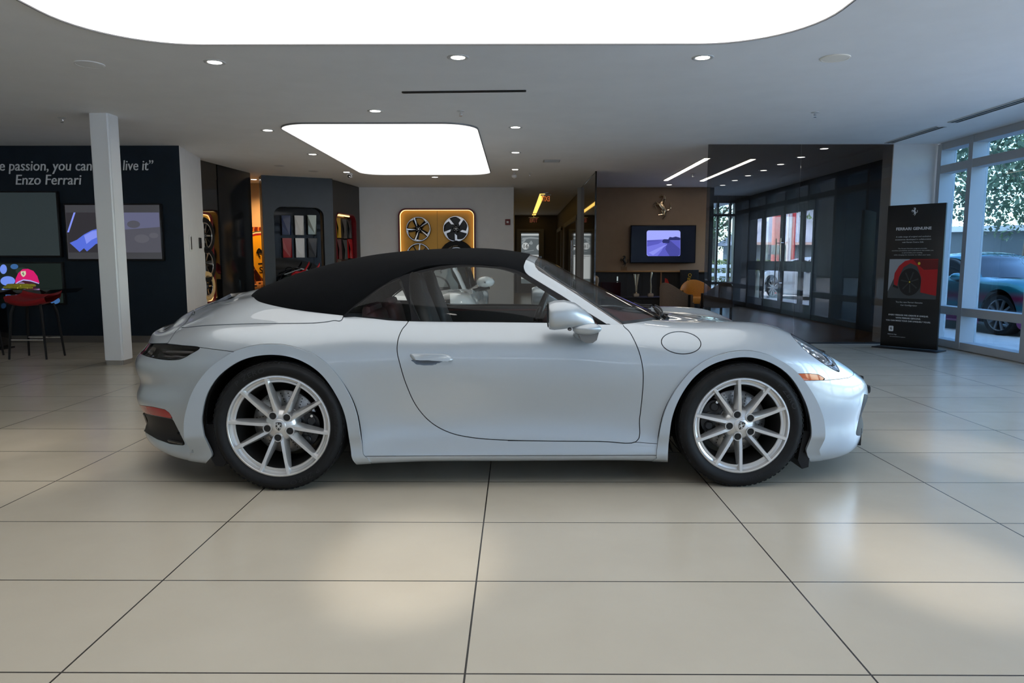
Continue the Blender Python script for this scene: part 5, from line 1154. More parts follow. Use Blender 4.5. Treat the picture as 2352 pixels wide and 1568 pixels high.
M_lava = mat('red_streaked_panel', (.25, .03, .01), .35); nt, ln, b = nodes(M_lava); tc = nt.new('ShaderNodeTexCoord'); wv = nt.new('ShaderNodeTexWave'); wv.inputs['Scale'].default_value = 3.5; wv.inputs['Distortion'].default_value = 9; wv.inputs['Detail'].default_value = 3; ln.new(tc.outputs['Object'], wv.inputs['Vector']); r = ramp(nt, None, [(0, (.10, .010, .006)), (.86, (.26, .025, .008)), (.97, (.85, .30, .04))]); ln.new(wv.outputs['Fac'], r.inputs[0]); ln.new(r.outputs[0], b.inputs['Base Color'])
downlight(0, 0, 'amber downlight in the warm room behind the black wall', xy=(-5.35, 14.75), watts=200, tone=(1.0, .60, .25))
ztp = onY(595, 521, YS + .12)[2]; zbp = onY(595, 646, YS + .12)[2]; m = MB(); m.box((0, 0, 0), (1.3, ztp - zbp, .05), bev=.005, M=F); m.box((0, -(ztp - zbp) / 2 - .12, 0), (1.3, .06, .3), M=F)
tag(m.build('wall_panel', M_lava, loc=(p[0] + .22, YS + .15, (ztp + zbp) / 2)), 'dark red streaked panel behind the yellow shield', 'wall panel')
za = onY(578, 489, YS + .18)[2]; m = MB(); ring_prism(m, rrect(.8, .9, .18, 6), rrect(.70, .80, .13, 6), 0, .05, 0, F); tag(m.build('niche_frame', M_burg, loc=(onY(580, 560, YS + .2)[0] - .40, YS + .22, za - .45)), 'burgundy rounded frame peeking out behind the black wall corner', 'frame')
m = MB(); bw = onY(590, 668, 15.0); m.box((0, 0, bw[2] - .28), (.9, .5, .56), bev=.01); tag(m.build('low_chest', mat('dark_red_wood', (.08, .02, .012), .4), loc=(bw[0] + .15, 15.05, 0)), 'low dark chest under the yellow shield', 'cabinet')
for px_, w_, h_, y_, label in ((592, .22, .14, 14.92, 'lower orange carton box on the chest under the shield'), (601, .16, .20, 15.06, 'taller pale orange carton box on the chest under the shield')):
    q = onY(px_, 668, y_); t = thing('carton_box', label, 'box', (q[0], y_, bw[2] + .001), 0, 'cartons under the shield'); m = MB(); m.box((0, 0, h_ / 2), (w_, .2, h_), bev=.004); m.build('carton', mat('carton_orange', (.62, .30, .10), .6) if 'carton_orange' not in bpy.data.materials else bpy.data.materials['carton_orange'], t); m = MB(); m.box((0, -.101, h_ * .8), (.05, .002, .03)); m.build('carton_label', M_blk, t)
# ---- slate display cabinet: front with rounded opening, return face with a second opening
fd = np.array([cB[0] - cA[0], cB[1] - cA[1]]); fl_ = np.hypot(*fd); fd /= fl_; CF = frame((cA[0], cA[1], 0), (fd[0], fd[1], 0), (0, 0, 1), (fd[1], -fd[0], 0)); nF = np.array([fd[1], -fd[0], 0])
def on_cab(px_, py_, off=0.0):
    d = pray(px_, py_); p0 = np.array([cA[0], cA[1], 0]) + nF * off; t_ = (nF @ (p0 - np.array([0, 0, CAMH]))) / (nF @ d); q = np.array([0, 0, CAMH]) + d * t_; return ((q[0] - cA[0]) * fd[0] + (q[1] - cA[1]) * fd[1], q[2])
o0, o1 = on_cab(628, 474), on_cab(743, 477); ob = .35; ow = o1[0] - o0[0]; oh = (o0[1] + o1[1]) / 2 - ob
cab = thing('display_cabinet', 'tall slate display wall with a rounded opening holding colour samples', 'display cabinet', (0, 0, 0))
m = MB(); inn = rrect(ow, oh, .17, 6, (o0[0] + o1[0]) / 2, ob + oh / 2); plate_hole(m, fl_, HC, inn, -.16, 0, 0, CF, fl_ / 2, HC / 2); m.build('front_panel', M_cab, cab)
m = MB(); m.box((fl_ / 2, HC / 2, -.20), (fl_, HC, .06), M=CF); m.build('mirror_back', mat('black_mirror', (.003, .004, .005), .04, spec=.3), cab)
sd = np.array([cC[0] - cB[0], cC[1] - cB[1]]); sl = np.hypot(*sd); sd /= sl; nS = np.array([sd[1], -sd[0], 0]); SF = frame((cB[0] - nS[0] * .0 - .06, cB[1] + .02, 0), (sd[0], sd[1], 0), (0, 0, 1), tuple(nS))
def on_ret(px_, py_):
    d = pray(px_, py_); p0 = np.array([cB[0] - .06, cB[1] + .02, 0]); t_ = (nS @ (p0 - np.array([0, 0, CAMH]))) / (nS @ d); q = np.array([0, 0, CAMH]) + d * t_; return ((q[0] - p0[0]) * sd[0] + (q[1] - p0[1]) * sd[1], q[2])
r0, r1 = on_ret(770, 486), on_ret(817, 489); rw = r1[0] - r0[0]; rh = r0[1] - .45
m = MB(); inn2 = rrect(rw, rh, .2, 6, (r0[0] + r1[0]) / 2, .45 + rh / 2); plate_hole(m, sl, HC - .02, inn2, -.16, 0, 0, SF, sl / 2, HC / 2); m.build('return_panel', mat('slate_brown', (.045, .043, .040), .45), cab)
m = MB(); ring_prism(m, inn2, rrect(rw - .05, rh - .05, .18, 6, (r0[0] + r1[0]) / 2, .45 + rh / 2), -.10, .012, 0, SF); m.build('burgundy_edge', M_burg, cab)
m = MB(); m.box((sl / 2, HC / 2, -.20), (sl, HC, .06), M=SF); m.build('amber_back', mat('bronze_mirror', (.16, .10, .05), .12, .4), cab)
m = MB(); m.box(((r0[0] + r1[0]) / 2, r0[1] - .04, -.10), (rw - .3, .02, .03), M=SF); m.build('hidden_lamp', bpy.data.materials['niche_lamp'], cab)
m = MB(); m.box((.35, HC / 2, -.3), (.7, HC, .2), M=CF); m.build('side_panel', M_cab, cab)
def sample(Mx, u, z, w_, h_, col, label, rough=.12, metal=.0, group='colour samples in the slate cabinet', tilt=.12):
    t = bpy.data.objects.new('colour_sample', None); COL.objects.link(t); t.matrix_world = Mx @ Matrix.Translation((u, z, -.165)); tag(t, label, 'paint sample', group)
    m = MB(); m.box((-.004, 0, .03), (w_ + .012, h_ + .006, .05)); m.build('sample_block', M_blk, t)
    d_ = .055; g_ = [(-w_ / 2, -h_ / 2, d_ + .055), (w_ / 2, -h_ / 2, d_ + .02), (w_ / 2, h_ / 2, d_ + .03), (-w_ / 2, h_ / 2, d_ + .02), (-w_ / 2, h_ * -.02, d_ + .07), (w_ * .30, -h_ / 2, d_ + .06)]
    m = MB(); m.add(g_, [(4, 5, 1, 2, 3), (4, 0, 5)], 0); m.add(g_[:4] + [(x, y, .05) for x, y, z in g_[:4]], [(3, 2, 6, 7), (2, 1, 5, 6), (0, 3, 7, 4), (1, 0, 4, 5)], 0); m.build('painted_face', mat('sample_paint', col, .25, metal, .25), t)
cw_ = on_cab(668, 520, -.06)[0] - on_cab(647, 520, -.06)[0]; ch_ = on_cab(660, 494, -.06)[1] - on_cab(660, 539, -.06)[1]
for (px_, py_, col, label, mt) in ((658, 517, (.012, .03, .10), 'deep blue angular paint sample, upper row of the slate cabinet', 0), (688, 517, (.62, .61, .58), 'pale grey angular paint sample in the upper row beside the deep blue one', 0), (717.5, 516, (.22, .26, .24), 'glossy grey green paint sample, upper row of the slate cabinet', .5), (660.5, 569, (.30, .008, .012), 'red angular paint sample below the deep blue one', 0), (690, 569, (.66, .66, .66), 'white angular paint sample below the pale grey one', 0), (719, 569, (.008, .012, .02), 'blue black paint sample below the grey green one', 0)):
    u, z = on_cab(px_, py_, -.06); sample(CF, u, z, cw_, ch_, col, label, metal=mt)
for (px_, py_, col, label) in ((786, 523, (.70, .42, .008), 'yellow paint sample on the return face of the slate cabinet'), (799, 525, (.07, .06, .05), 'grey brown paint sample beside the yellow one on the return face'), (811, 525, (.05, .055, .055), 'dark grey paint sample at the far side of the return face'), (788, 572, (.12, .008, .01), 'dark red paint sample below the yellow one'), (801, 573, (.03, .03, .028), 'black grey paint sample below the grey brown one'), (813, 571, (.55, .012, .012), 'bright red paint sample, lower far one of the return face')):
    u, z = on_ret(px_, py_); sample(SF, u, z, .22, .42, col, label, group='colour samples on the return face')
# leather set on the ledge of the opening
u, z = on_cab(690, 640); t = bpy.data.objects.new('seat_sample', None); COL.objects.link(t); t.matrix_world = CF @ Matrix.Translation((u, 0, .14)); tag(t, 'red and black cockpit mock-up with a steering wheel under the colour samples', 'cockpit display')
zz = on_cab(690, 641)[1]
m = MB(); m.box((0, zz * .5, -.02), (ow * .92, zz, .26), bev=.02); m.build('plinth', M_gblk, t)
M_rl = mat('red_seat_leather', (.50, .012, .02), .4)
for sx, sc_ in ((-.06, 1.0), (.16, .9)):
    m = MB(); m.grid([[(sx + x_ * sc_, zz + .05 + y_ * sc_ + .03 * math.cos(a), .13 + w__ * math.sin(a)) for a in np.linspace(0, 2 * PI, 17)] for x_, y_, w__ in ((-.16, .0, .02), (-.15, .04, .06), (-.08, .09, .08), (.02, .08, .09), (.10, .12, .085), (.16, .22, .06), (.19, .27, .03), (.20, .28, .005))]); m.build('red_seat', M_rl, t, sharp=70)
m = MB(); m.grid([[(x_, zz - .1 + y_, z_) for z_ in np.linspace(-.10, .02, 6)] for x_, y_ in ((-.42, .06), (-.36, .22), (-.20, .30), (.05, .36), (.28, .33), (.42, .18))]); m.build('dark_shell', M_gblk, t)
m = MB(); m.lathe([(.075, 0), (.083, .010), (.092, 0), (.083, -.010), (.075, 0)], 0, 28, frame((-.12, zz + .16, .10), (1, 0, 0), (0, .9, .45), (0, -.45, .9))); m.box((-.12, zz + .16, .10), (.15, .03, .012)); m.build('steering_wheel', M_bleather, t)
m = MB(); m.grid([[(x_, zz - .06 + y_ + .05 * math.cos(a), .11 + .05 * math.sin(a)) for a in np.linspace(0, 2 * PI, 13)] for x_, y_ in ((-.40, .02), (-.34, .07), (-.24, .10), (-.12, .06), (-.10, .02))]); m.build('console', mat('green_metal', (.05, .09, .085), .2, .7), t, sharp=70)
for (a_, b_) in (((-.34, .16), (-.02, .27)), ((-.02, .27), (.34, .18)), ((-.30, .08), (-.16, -.06))): m = MB(); m.tube([(a_[0], zz - .06 + a_[1], .10), (b_[0], zz - .06 + b_[1], .12)], .014, n=6); m.build('spar', mat('spar_grey', (.25, .28, .30), .3, .6) if 'spar_grey' not in bpy.data.materials else bpy.data.materials['spar_grey'], t)
# ---- fire alarm pull on the white wall
p = onY(1166, 510, 16.4); t = thing('fire_alarm', 'small dark red fire alarm on the white wall by the hall', 'fire alarm', (p[0], 16.4, p[2])); m = MB(); m.box((0, 0, .02), (.115, .13, .04), bev=.008, M=facing((0, 0, 0))); m.build('alarm_body', mat('alarm_red', (.16, .008, .01), .35), t)
m = MB(); m.box((0, 0, .043), (.05, .045, .008), bev=.003, M=facing((0, 0, 0))); m.build('alarm_lens', mat('alarm_white', (.7, .68, .66), .3), t)
# ---- the hall: door with a poster, exit signs, glass doors with bar handles
YH = 26.5; a, b_ = onY(1187, 526, YH), onY(1249, 526, YH); zc_ = a[2]; xm = (a[0] + b_[0]) / 2; dw = b_[0] - a[0]
m = MB(); plate_hole(m, dw, zc_, rrect(dw * .78, zc_ - .16, .03, 6, 0, zc_ / 2), 0, .08, 0, facing((xm, YH, 0)), 0, zc_ / 2); o = m.build('door_40', mat('grey_door_frame', (.17, .17, .16), .5)); o['kind'] = 'structure'
l0, r0_ = onY(1197, 535, YH), onY(1237.5, 535, YH); m = MB(); plate_hole(m, dw * .8, zc_ - .12, rrect(r0_[0] - l0[0], l0[2] - .35, .03, 6, (l0[0] + r0_[0]) / 2 - xm, l0[2] - (l0[2] - .35) / 2), .0, .05, 0, facing((xm, YH, 0)), 0, zc_ / 2 - .03); m.build('door_leaf', bpy.data.materials['grey_door_frame'], o)
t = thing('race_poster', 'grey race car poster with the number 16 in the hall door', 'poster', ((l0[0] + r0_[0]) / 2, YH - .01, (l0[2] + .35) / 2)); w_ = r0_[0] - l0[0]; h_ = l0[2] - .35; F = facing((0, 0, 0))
m = MB(); m.prism([(-w_ / 2, -h_ / 2), (w_ / 2, -h_ / 2), (w_ / 2, h_ / 2), (-w_ / 2, h_ / 2)], .0, .01, 0, F); m.build('sheet', emis('poster_grey_glow', (.10, .118, .125), 1.0), t)  # sheet given its own glow, imitating daylight coming through the door
def hp(px_, py_): q = onY(px_, py_, YH); return (q[0] - t.location.x, q[2] - t.location.z)
m = MB()
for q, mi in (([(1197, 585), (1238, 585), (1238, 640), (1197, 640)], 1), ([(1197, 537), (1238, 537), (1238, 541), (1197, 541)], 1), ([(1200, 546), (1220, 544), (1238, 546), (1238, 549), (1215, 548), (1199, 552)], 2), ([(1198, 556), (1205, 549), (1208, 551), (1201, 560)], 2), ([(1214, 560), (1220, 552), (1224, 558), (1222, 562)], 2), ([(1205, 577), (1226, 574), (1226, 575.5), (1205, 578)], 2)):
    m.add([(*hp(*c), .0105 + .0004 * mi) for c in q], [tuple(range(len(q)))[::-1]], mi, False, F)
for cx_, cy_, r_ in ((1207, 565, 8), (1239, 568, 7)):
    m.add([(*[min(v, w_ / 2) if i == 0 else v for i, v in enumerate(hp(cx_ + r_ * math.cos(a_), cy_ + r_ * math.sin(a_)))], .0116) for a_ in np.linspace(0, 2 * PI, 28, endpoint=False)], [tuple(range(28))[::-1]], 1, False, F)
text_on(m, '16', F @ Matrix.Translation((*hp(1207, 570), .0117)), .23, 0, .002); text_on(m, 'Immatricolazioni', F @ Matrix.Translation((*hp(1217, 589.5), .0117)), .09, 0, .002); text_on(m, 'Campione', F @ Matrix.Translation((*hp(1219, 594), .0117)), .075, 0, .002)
m.build('print', [M_blk, emis('poster_white_glow', (.45, .48, .48), 1.0), emis('poster_mid_glow', (.22, .25, .26), 1.0)], t)  # print glows like the sheet, no lamp of its own
def exit_sign(px_l, px_r, py_t, py_b, Y, label, mirror, faint):
    a = onY(px_l, py_t, Y); b_ = onY(px_r, py_b, Y); t = thing('exit_sign', label, 'exit sign', ((a[0] + b_[0]) / 2, Y, HC)); w_, h_ = b_[0] - a[0], a[2] - b_[2]; zt2 = a[2] - HC
    m = MB(); m.box((0, 0, -.015), (w_ * .7, .08, .03), bev=.005); m.box((0, 0, zt2 / 2), (.02, .02, abs(zt2))); m.box((0, 0, zt2 + .012), (w_ * 1.3, .07, .022), bev=.004); m.build('mount', M_ltrim, t)
    m = MB(); m.box((0, 0, zt2 - h_ / 2), (w_ * 1.1, .01, h_ * 1.05)); m.build('acrylic_plate', glassmat('sign_acrylic', (.75, .72, .68), 1.4) if 'sign_acrylic' not in bpy.data.materials else bpy.data.materials['sign_acrylic'], t)
    vs, fs = text_geo('EXIT', h_ * 1.15, .001, 'CENTER', 1.05, 0, -1.0 if mirror else 1.0, .004); x0, x1 = min(v[0] for v in vs), max(v[0] for v in vs); k = w_ / (x1 - x0)
    m = MB(); m.add([((x - (x0 + x1) / 2) * k, y - h_ * .42, z + .008) for x, y, z in vs], [f[::-1] if mirror else f for f in fs], 0, False, facing((0, 0, zt2 - h_ / 2))); m.build('exit_letters', emis('exit_orange', (.45, .10, .025), 1.0) if not faint else emis('exit_faint', (.12, .03, .02), 1.0), t)
exit_sign(1244.5, 1262.5, 449, 463, 17.6, 'nearer orange exit sign hanging in the hall, letters reversed', True, False); exit_sign(1217, 1235, 500, 511, 25.2, 'farther faint exit sign at the end of the amber hall lamp', False, True)
def on_hall(px_, py_): return onX(px_, py_, 1.50)
for k, (pl, pr) in enumerate(((1280, 1290), (1297, 1325))):
    y1, y0 = on_hall(pl, 600)[1], on_hall(pr, 600)[1]; m = MB(); zt3 = 2.25
    for y in (y0, y1): m.box((1.50, y, zt3 / 2), (.07, .12, zt3))
    m.box((1.50, (y0 + y1) / 2, zt3), (.07, y1 - y0 + .12, .12)); m.box((1.50, (y0 + y1) / 2, .1), (.06, y1 - y0, .2)); o = m.build('door_%d' % (50 + k), bpy.data.materials['grey_door_frame']); o['kind'] = 'structure'
    g = MB(); g.box((1.49, (y0 + y1) / 2, zt3 / 2), (.012, y1 - y0, zt3 - .1)); g.build('door_glass', mat('hall_door_glass', (.02, .02, .022), .05, coat=1) if k == 0 else bpy.data.materials['hall_door_glass'], o)
    if k == 1:
        for px_ in (1319, 1323): yy = on_hall(px_, 600)[1]; h = MB(); h.cyl((1.42, yy, .55), (1.42, yy, 1.72), .018, n=10); [h.cyl((1.42, yy, z), (1.5, yy, z), .01, n=8) for z in (.7, 1.55)]; h.build('door_handle', M_chrome, o)
# ------------------------------------------------------------------ lounge
YL = 16.4; p = onY(1521, 474.5, YL); m = MB(); horse(m, facing((0, 0, 0)), 58 / FPX * YL, .07); tag(m.build('horse_emblem', mat('polished_bronze', (.62, .47, .30), .16, 1.0), loc=(p[0], YL - .02, p[2])), 'polished metal rearing horse emblem on the beige lounge wall', 'emblem')
a, b_ = onY(1449, 517, YL - .12), onY(1597, 604, YL - .12); w, h = b_[0] - a[0], a[2] - b_[2]; t = thing('tv', 'black wall television in the lounge showing an old road film', 'screen', ((a[0] + b_[0]) / 2, YL, (a[2] + b_[2]) / 2)); F = facing((0, 0, 0))
m = MB(); m.box((0, 0, .075), (w, h, .09), bev=.006, M=F); m.box((0, 0, .02), (w * .5, h * .6, .04), M=F); m.build('bezel', mat('tv_black', (.004, .005, .007), .3, spec=.2), t)
def lp(px_, py_): q = onY(px_, py_, YL - .12); return (q[0] - t.location.x, q[2] - t.location.z)
m = MB(); m.prism([(-w / 2 + .02, -h / 2 + .02), (w / 2 - .02, -h / 2 + .02), (w / 2 - .02, h / 2 - .02), (-w / 2 + .02, h / 2 - .02)], .119, .1215, 0, F); s = m.build('screen', mat('tv_dark_screen', (.004, .005, .008), .12, emit=(.003, .004, .008), estr=1), t)
m = MB()
def pp(pts, z, mi): m.add([(*lp(x, y), z) for x, y in pts], [tuple(range(len(pts)))[::-1]], mi, False, F)
rr = [(1524 + x, 558.5 - y) for x, y in rrect(77.5, 59, 5, 5)][::-1]; pp(rr, .1225, 0)
pp([(1486, 551.5), (1520, 549.5), (1562.5, 550), (1562.5, 583), (1558, 588), (1490, 588), (1485.5, 583)], .1228, 1); pp([(1486, 552), (1524, 553), (1512, 560), (1486, 566)], .1230, 2); pp([(1532, 552), (1562.5, 552), (1562.5, 586), (1540, 588), (1510, 588), (1520, 575)], .1230, 2)
pp([(1534, 553), (1538, 551), (1562.5, 572), (1562.5, 583), (1558, 588), (1538, 588), (1528, 572)], .1232, 4); pp([(1522, 550.5), (1526, 549), (1536, 549.5), (1538, 553), (1537, 558), (1523, 558), (1521, 555)], .1234, 3); pp([(1535, 549), (1538, 544), (1545, 545), (1552, 543), (1562.5, 546), (1562.5, 551.5), (1536, 551.5)], .1232, 3); pp([(1486, 552.5), (1520, 551), (1520, 552), (1486, 554.5)], .1233, 4); pp([(1490, 580), (1530, 561), (1533, 561), (1500, 586)], .1233, 5)
m.build('picture', [emis('sky_lilac', (.36, .40, .98), 1), emis('road_violet', (.17, .18, .72), 1), emis('field_blue', (.10, .105, .52), 1), emis('car_dark', (.025, .03, .14), 1), emis('verge_blue', (.06, .065, .32), 1), emis('road_light', (.26, .28, .86), 1)], s)
# joinery below the ledge
m = MB(); m.box(((xl0 + xl1) / 2, 16.42, zs - .01), (xl1 - xl0 + .05, .26, .035), bev=.004); tag(m.build('wall_ledge', mat('ochre_ledge', (.34, .18, .07), .5)), 'ochre ledge under the lounge television', 'shelf')
m = MB(); m.box(((xl0 + xl1) / 2, 16.45, (zs - .03) / 2), (xl1 - xl0 + .05, .16, zs - .03)); [m.box((xl0 + (xl1 - xl0) * k / 7, 16.368, (zs - .03) / 2), (.006, .006, zs - .05), 1) for k in range(1, 7)]; tag(m.build('wall_cabinet', [mat('charcoal_joinery', (.018, .019, .020), .4), M_slot]), 'dark joinery cabinet along the foot of the lounge wall', 'cabinet')
q = onY(1519, 636, 16.3); m = MB(); m.box((0, 0, (zs - .03) / 2), (.03, .03, zs - .03)); tag(m.build('copper_strip', mat('copper_strip', (.32, .15, .07), .4, .4), loc=(q[0], 16.345, 0)), 'thin vertical copper strip on the dark lounge cabinet', 'trim strip')
p = onY(1433, 621, 16.34); t = thing('horse_statuette', 'small black rearing horse statuette on a clear block on the lounge ledge', 'statuette', (p[0], 16.34, zs + .008)); m = MB(); m.box((0, 0, .045), (.13, .10, .09), bev=.004); m.build('clear_block', glassmat('acrylic_block', (.86, .78, .70), 1.4), t); m = MB(); horse(m, facing((0, 0, .22)), .27, .06); m.build('horse', mat('black_bronze', (.012, .010, .008), .3), t)
# low table with trophies
YT = 14.3; zt4 = onY(1470, 681, YT)[2]; x0, x1 = onY(1428, 690, YT)[0], onY(1517, 690, YT)[0]
t = thing('low_table', 'dark low table carrying two slender trophies in the lounge', 'table', ((x0 + x1) / 2, YT, 0)); m = MB(); m.box((0, 0, zt4 - .02), (x1 - x0 + .3, .6, .04), bev=.004); m.build('tabletop', M_blk, t)
for sx in (-1, 1):
    for sy in (-1, 1): m = MB(); m.box((sx * ((x1 - x0) / 2 + .08), sy * .25, (zt4 - .04) / 2), (.035, .035, zt4 - .04)); m.build('leg', M_blk, t)
def trophy(px_, label, kind):
    q = onY(px_, 680, YT); t = thing('trophy', label, 'trophy', (q[0], YT, zt4), 0, 'trophies on the low table'); m = MB(); m.box((0, 0, .03), (.105, .105, .06), bev=.004); m.build('plinth', mat('trophy_base', (.42, .34, .27), .35) if 'trophy_base' not in bpy.data.materials else bpy.data.materials['trophy_base'], t)
    m = MB(); G_ = mat('trophy_metal', (.42, .37, .28), .25, .9) if 'trophy_metal' not in bpy.data.materials else bpy.data.materials['trophy_metal']
    if kind == 0:
        for k in range(7): a = 2 * PI * k / 7; m.tube([(.012 * math.cos(a), .012 * math.sin(a), .06), (.016 * math.cos(a), .016 * math.sin(a), .2), (.055 * math.cos(a), .055 * math.sin(a), .45)], .005, n=6)
        m.lathe([(.02, .06), (.024, .075), (.014, .09)], 0, 14)
    else:
        m.tube([(0, 0, .06), (.006, 0, .2), (-.004, 0, .34), (.012, 0, .47), (.008, 0, .50)], [.016, .018, .016, .022, .01], n=10); m.lathe([(.02, .06), (.024, .08), (.012, .10)], 0, 14)
    m.build('figure', G_, t)
trophy(1461, 'flared wire trophy, the one nearer the dark partition on the low table', 0); trophy(1494, 'straight column trophy, the one nearer the armchair on the low table', 1)
q = onY(1402, 664, 15.3); t = thing('display_case', 'dark red glazed case with a bright red model car behind the windscreen', 'display case', (q[0], 15.3, 0)); zq = onY(1402, 648, 15.3)[2]; zr = onY(1402, 686, 15.3)[2]
m = MB(); m.box((0, 0, zr / 2), (.42, .3, zr)); m.build('case_plinth', M_blk, t); m = MB(); m.box((0, 0, (zq + zr) / 2), (.40, .28, zq - zr)); m.build('case_glass', glassmat('red_glass', (.50, .08, .10), 1.2), t); m = MB(); m.box((0, 0, zr + .05), (.24, .10, .04), bev=.015, seg=3); m.box((-.01, 0, zr + .08), (.10, .08, .04), bev=.015, seg=3); [m.cyl((sx * .08, -.055, zr + .03), (sx * .08, .055, zr + .03), .028, 1, 14) for sx in (-1, 1)]; m.build('model_car', [mat('model_red', (.6, .01, .01), .25), M_rub], t)
q = onY(1419, 640, 16.3); m = MB(); m.box((0, 0, 0), (.025, .012, .10)); tag(m.build('cabinet_light', emis('cool_slit', (.5, .6, .6), .8), loc=(q[0], 16.36, q[2])), 'short pale vertical light on the dark lounge cabinet', 'light')
q = onY(1371, 641, 15.0); t = thing('floor_vase', 'round tan vase peeking out beside the dark glass partition', 'vase', (q[0] - .03, 15.0, 0)); m = MB(); zc_ = q[2] - .1; m.lathe([(.0, 0), (.06, 0), (.05, zc_ * .6), (.06, zc_), (.075, zc_ + .06), (.07, zc_ + .13), (.03, zc_ + .17), (.0, zc_ + .175)], 0, 24); m.build('vase_body', mat('tan_ceramic', (.35, .24, .14), .4), t)
q = onY(1584, 640, 16.2); t = thing('tyre_board', 'dark board with yellow upright letters behind the orange chair', 'board', (q[0], 16.25, 0)); zq = q[2]; m = MB(); m.box((0, 0, (zq + .2) / 2), (.42, .04, zq + .2), bev=.004); m.build('board', M_rub, t); m = MB(); text_on(m, 'ZERO', facing((.03, -.0205, zq - .02)) @ Matrix.Rotation(math.radians(80), 4, 'Z'), .11, 0, .003); m.build('board_letters', mat('yellow_print', (.55, .33, .01), .5), t)
q = onY(1532, 651, 15.6); m = MB(); m.prism([(-.05, -.10), (.06, -.10), (.05, -.02), (.0, .10), (-.05, .12)], -.02, .02, 0, facing((0, 0, 0))); m.box((0, 0, -.1 - q[2] / 2 + .0), (.12, .08, q[2] - .2)); tag(m.build('red_marker', mat('red_enamel', (.45, .02, .012), .35), loc=(q[0], 15.6, q[2])), 'small red pennant shape behind the taupe armchair', 'ornament')
def armchair(px_, Y, rz_, cm, label, sc=1.0):
    x = onY(px_, 700, Y)[0]; t = thing('armchair', label, 'armchair', (x, Y, 0), rz_, 'lounge armchairs'); R = []
    for a in np.linspace(-PI * .08, PI * 1.08, 25):
        hgt = .60 + .21 * max(0, math.sin(a)) ** 1.5; rr = .31 * sc; c, s_ = math.cos(a), math.sin(a)
        R.append([(rr * c * k_, rr * s_ * k_, z_) for k_, z_ in ((1.0, .36), (1.04, .45), (1.06, hgt - .03), (1.02, hgt), (.95, hgt), (.90, hgt - .04), (.90, .42))])
    m = MB(); m.grid(R); m.build('backrest', cm, t, sharp=60)
    m = MB(); m.lathe([(0, .34), (.29, .34), (.305, .38), (.29, .45), (.22, .465), (0, .465)], 0, 32); m.build('seat', cm, t)
    for a in (.5, 2.64, -.6, -2.54): m = MB(); m.box((.27 * math.cos(a), .27 * math.sin(a), .18), (.04, .04, .36), bev=.006); m.build('leg', M_blk, t)
    for sx in (-1, 1): m = MB(); m.box((sx * .335, .02, .46), (.014, .05, .28), bev=.004); m.build('side_strap', M_blk, t)
M_tp = noisy(mat('taupe_fabric', (.17, .125, .095), .85), 90, .15); M_or = noisy(mat('orange_leather', (.50, .22, .035), .5), 60, .1)
armchair(1556, 13.0, math.radians(118), M_tp, 'taupe barrel armchair with dark side straps in the lounge'); armchair(1600, 14.6, math.radians(0), M_or, 'orange leather armchair half hidden by the tinted glass edge', 1.05)
armchair(1645, 13.4, math.radians(200), M_tp, 'taupe armchair mostly behind the tinted glass edge', .9)
# ------------------------------------------------------------------ poster stand
b0, b1 = onZ(2021, 796), onZ(2151, 808); pd = np.array([b1[0] - b0[0], b1[1] - b0[1]]); pw = np.hypot(*pd); pang = math.atan2(pd[1], pd[0])
ph = 1.955; t = thing('poster_stand', 'tall black poster stand with a red car picture beside the windows', 'poster stand', ((b0[0] + b1[0]) / 2, (b0[1] + b1[1]) / 2, 0), pang); F = facing((0, 0, 0))
m = MB(); m.box((0, ph / 2 + .012, -.02), (pw, ph - .02, .04), bev=.003, M=F); m.build('board', mat('poster_black', (.006, .0065, .007), .35), t)
m = MB(); m.box((0, .006, -.02), (pw + .10, .012, .34), bev=.003, M=F); m.build('base_plate', M_blk, t)
M_pw = mat('poster_print_white', (.62, .64, .66), .5)
def uv(u, v): return (pw * (u - .5), ph * (1 - v))
m = MB(); horse(m, F @ Matrix.Translation((*uv(.475, .047), .0)), .115, .004); m.build('horse_print', M_pw, t)
for s_, v, wd, sz, bo in (('FERRARI GENUINE', .172, .61, .052, .0014), ('A wide range of original and exclusive', .222, .60, .026, 0), ('accessories developed in collaboration', .241, .62, .026, 0), ('with Ferrari Centro Stile', .260, .37, .026, 0), ('The Ferrari Genuine program provides', .302, .50, .018, 0), ('countless possibilities and combinations that enable you', .316, .72, .018, 0), ('to personalise your existing,', .331, .36, .018, 0), ('while changing the character to reflect your taste.', .346, .64, .018, 0), ('Try the new Ferrari Genuine', .676, .47, .026, 0), ('Car Configurator', .697, .29, .026, 0), ('EVERY FERRARI WE CREATE IS UNIQUE.', .768, .70, .026, .0006), ('WITH FERRARI GENUINE,', .788, .44, .026, .0006), ('YOU CAN MAKE YOUR CAR UNIQUELY YOURS.', .808, .79, .026, .0006)):
    vs, fs = text_geo(s_, sz, 0, 'CENTER', 1.0, 0, 1.0, bo); x0, x1 = min(a_[0] for a_ in vs), max(a_[0] for a_ in vs); k = wd * pw / (x1 - x0); c = (x0 + x1) / 2
    m = MB(); m.add([((x - c) * k + uv(.475, 0)[0] , y + uv(0, v)[1], .0012) for x, y, z in vs], fs, 0, False, F); m.build('print_line', M_pw, t)
def shp(mb, pts, z, mi): mb.add([(*uv(u, v), z) for u, v in pts], [tuple(range(len(pts)))[::-1]], mi, False, F)
m = MB(); shp(m, [(.085, .372), (.93, .372), (.93, .645), (.085, .645)], .001, 0); shp(m, [(.085, .372), (.45, .372), (.22, .47), (.085, .60)], .0014, 1)
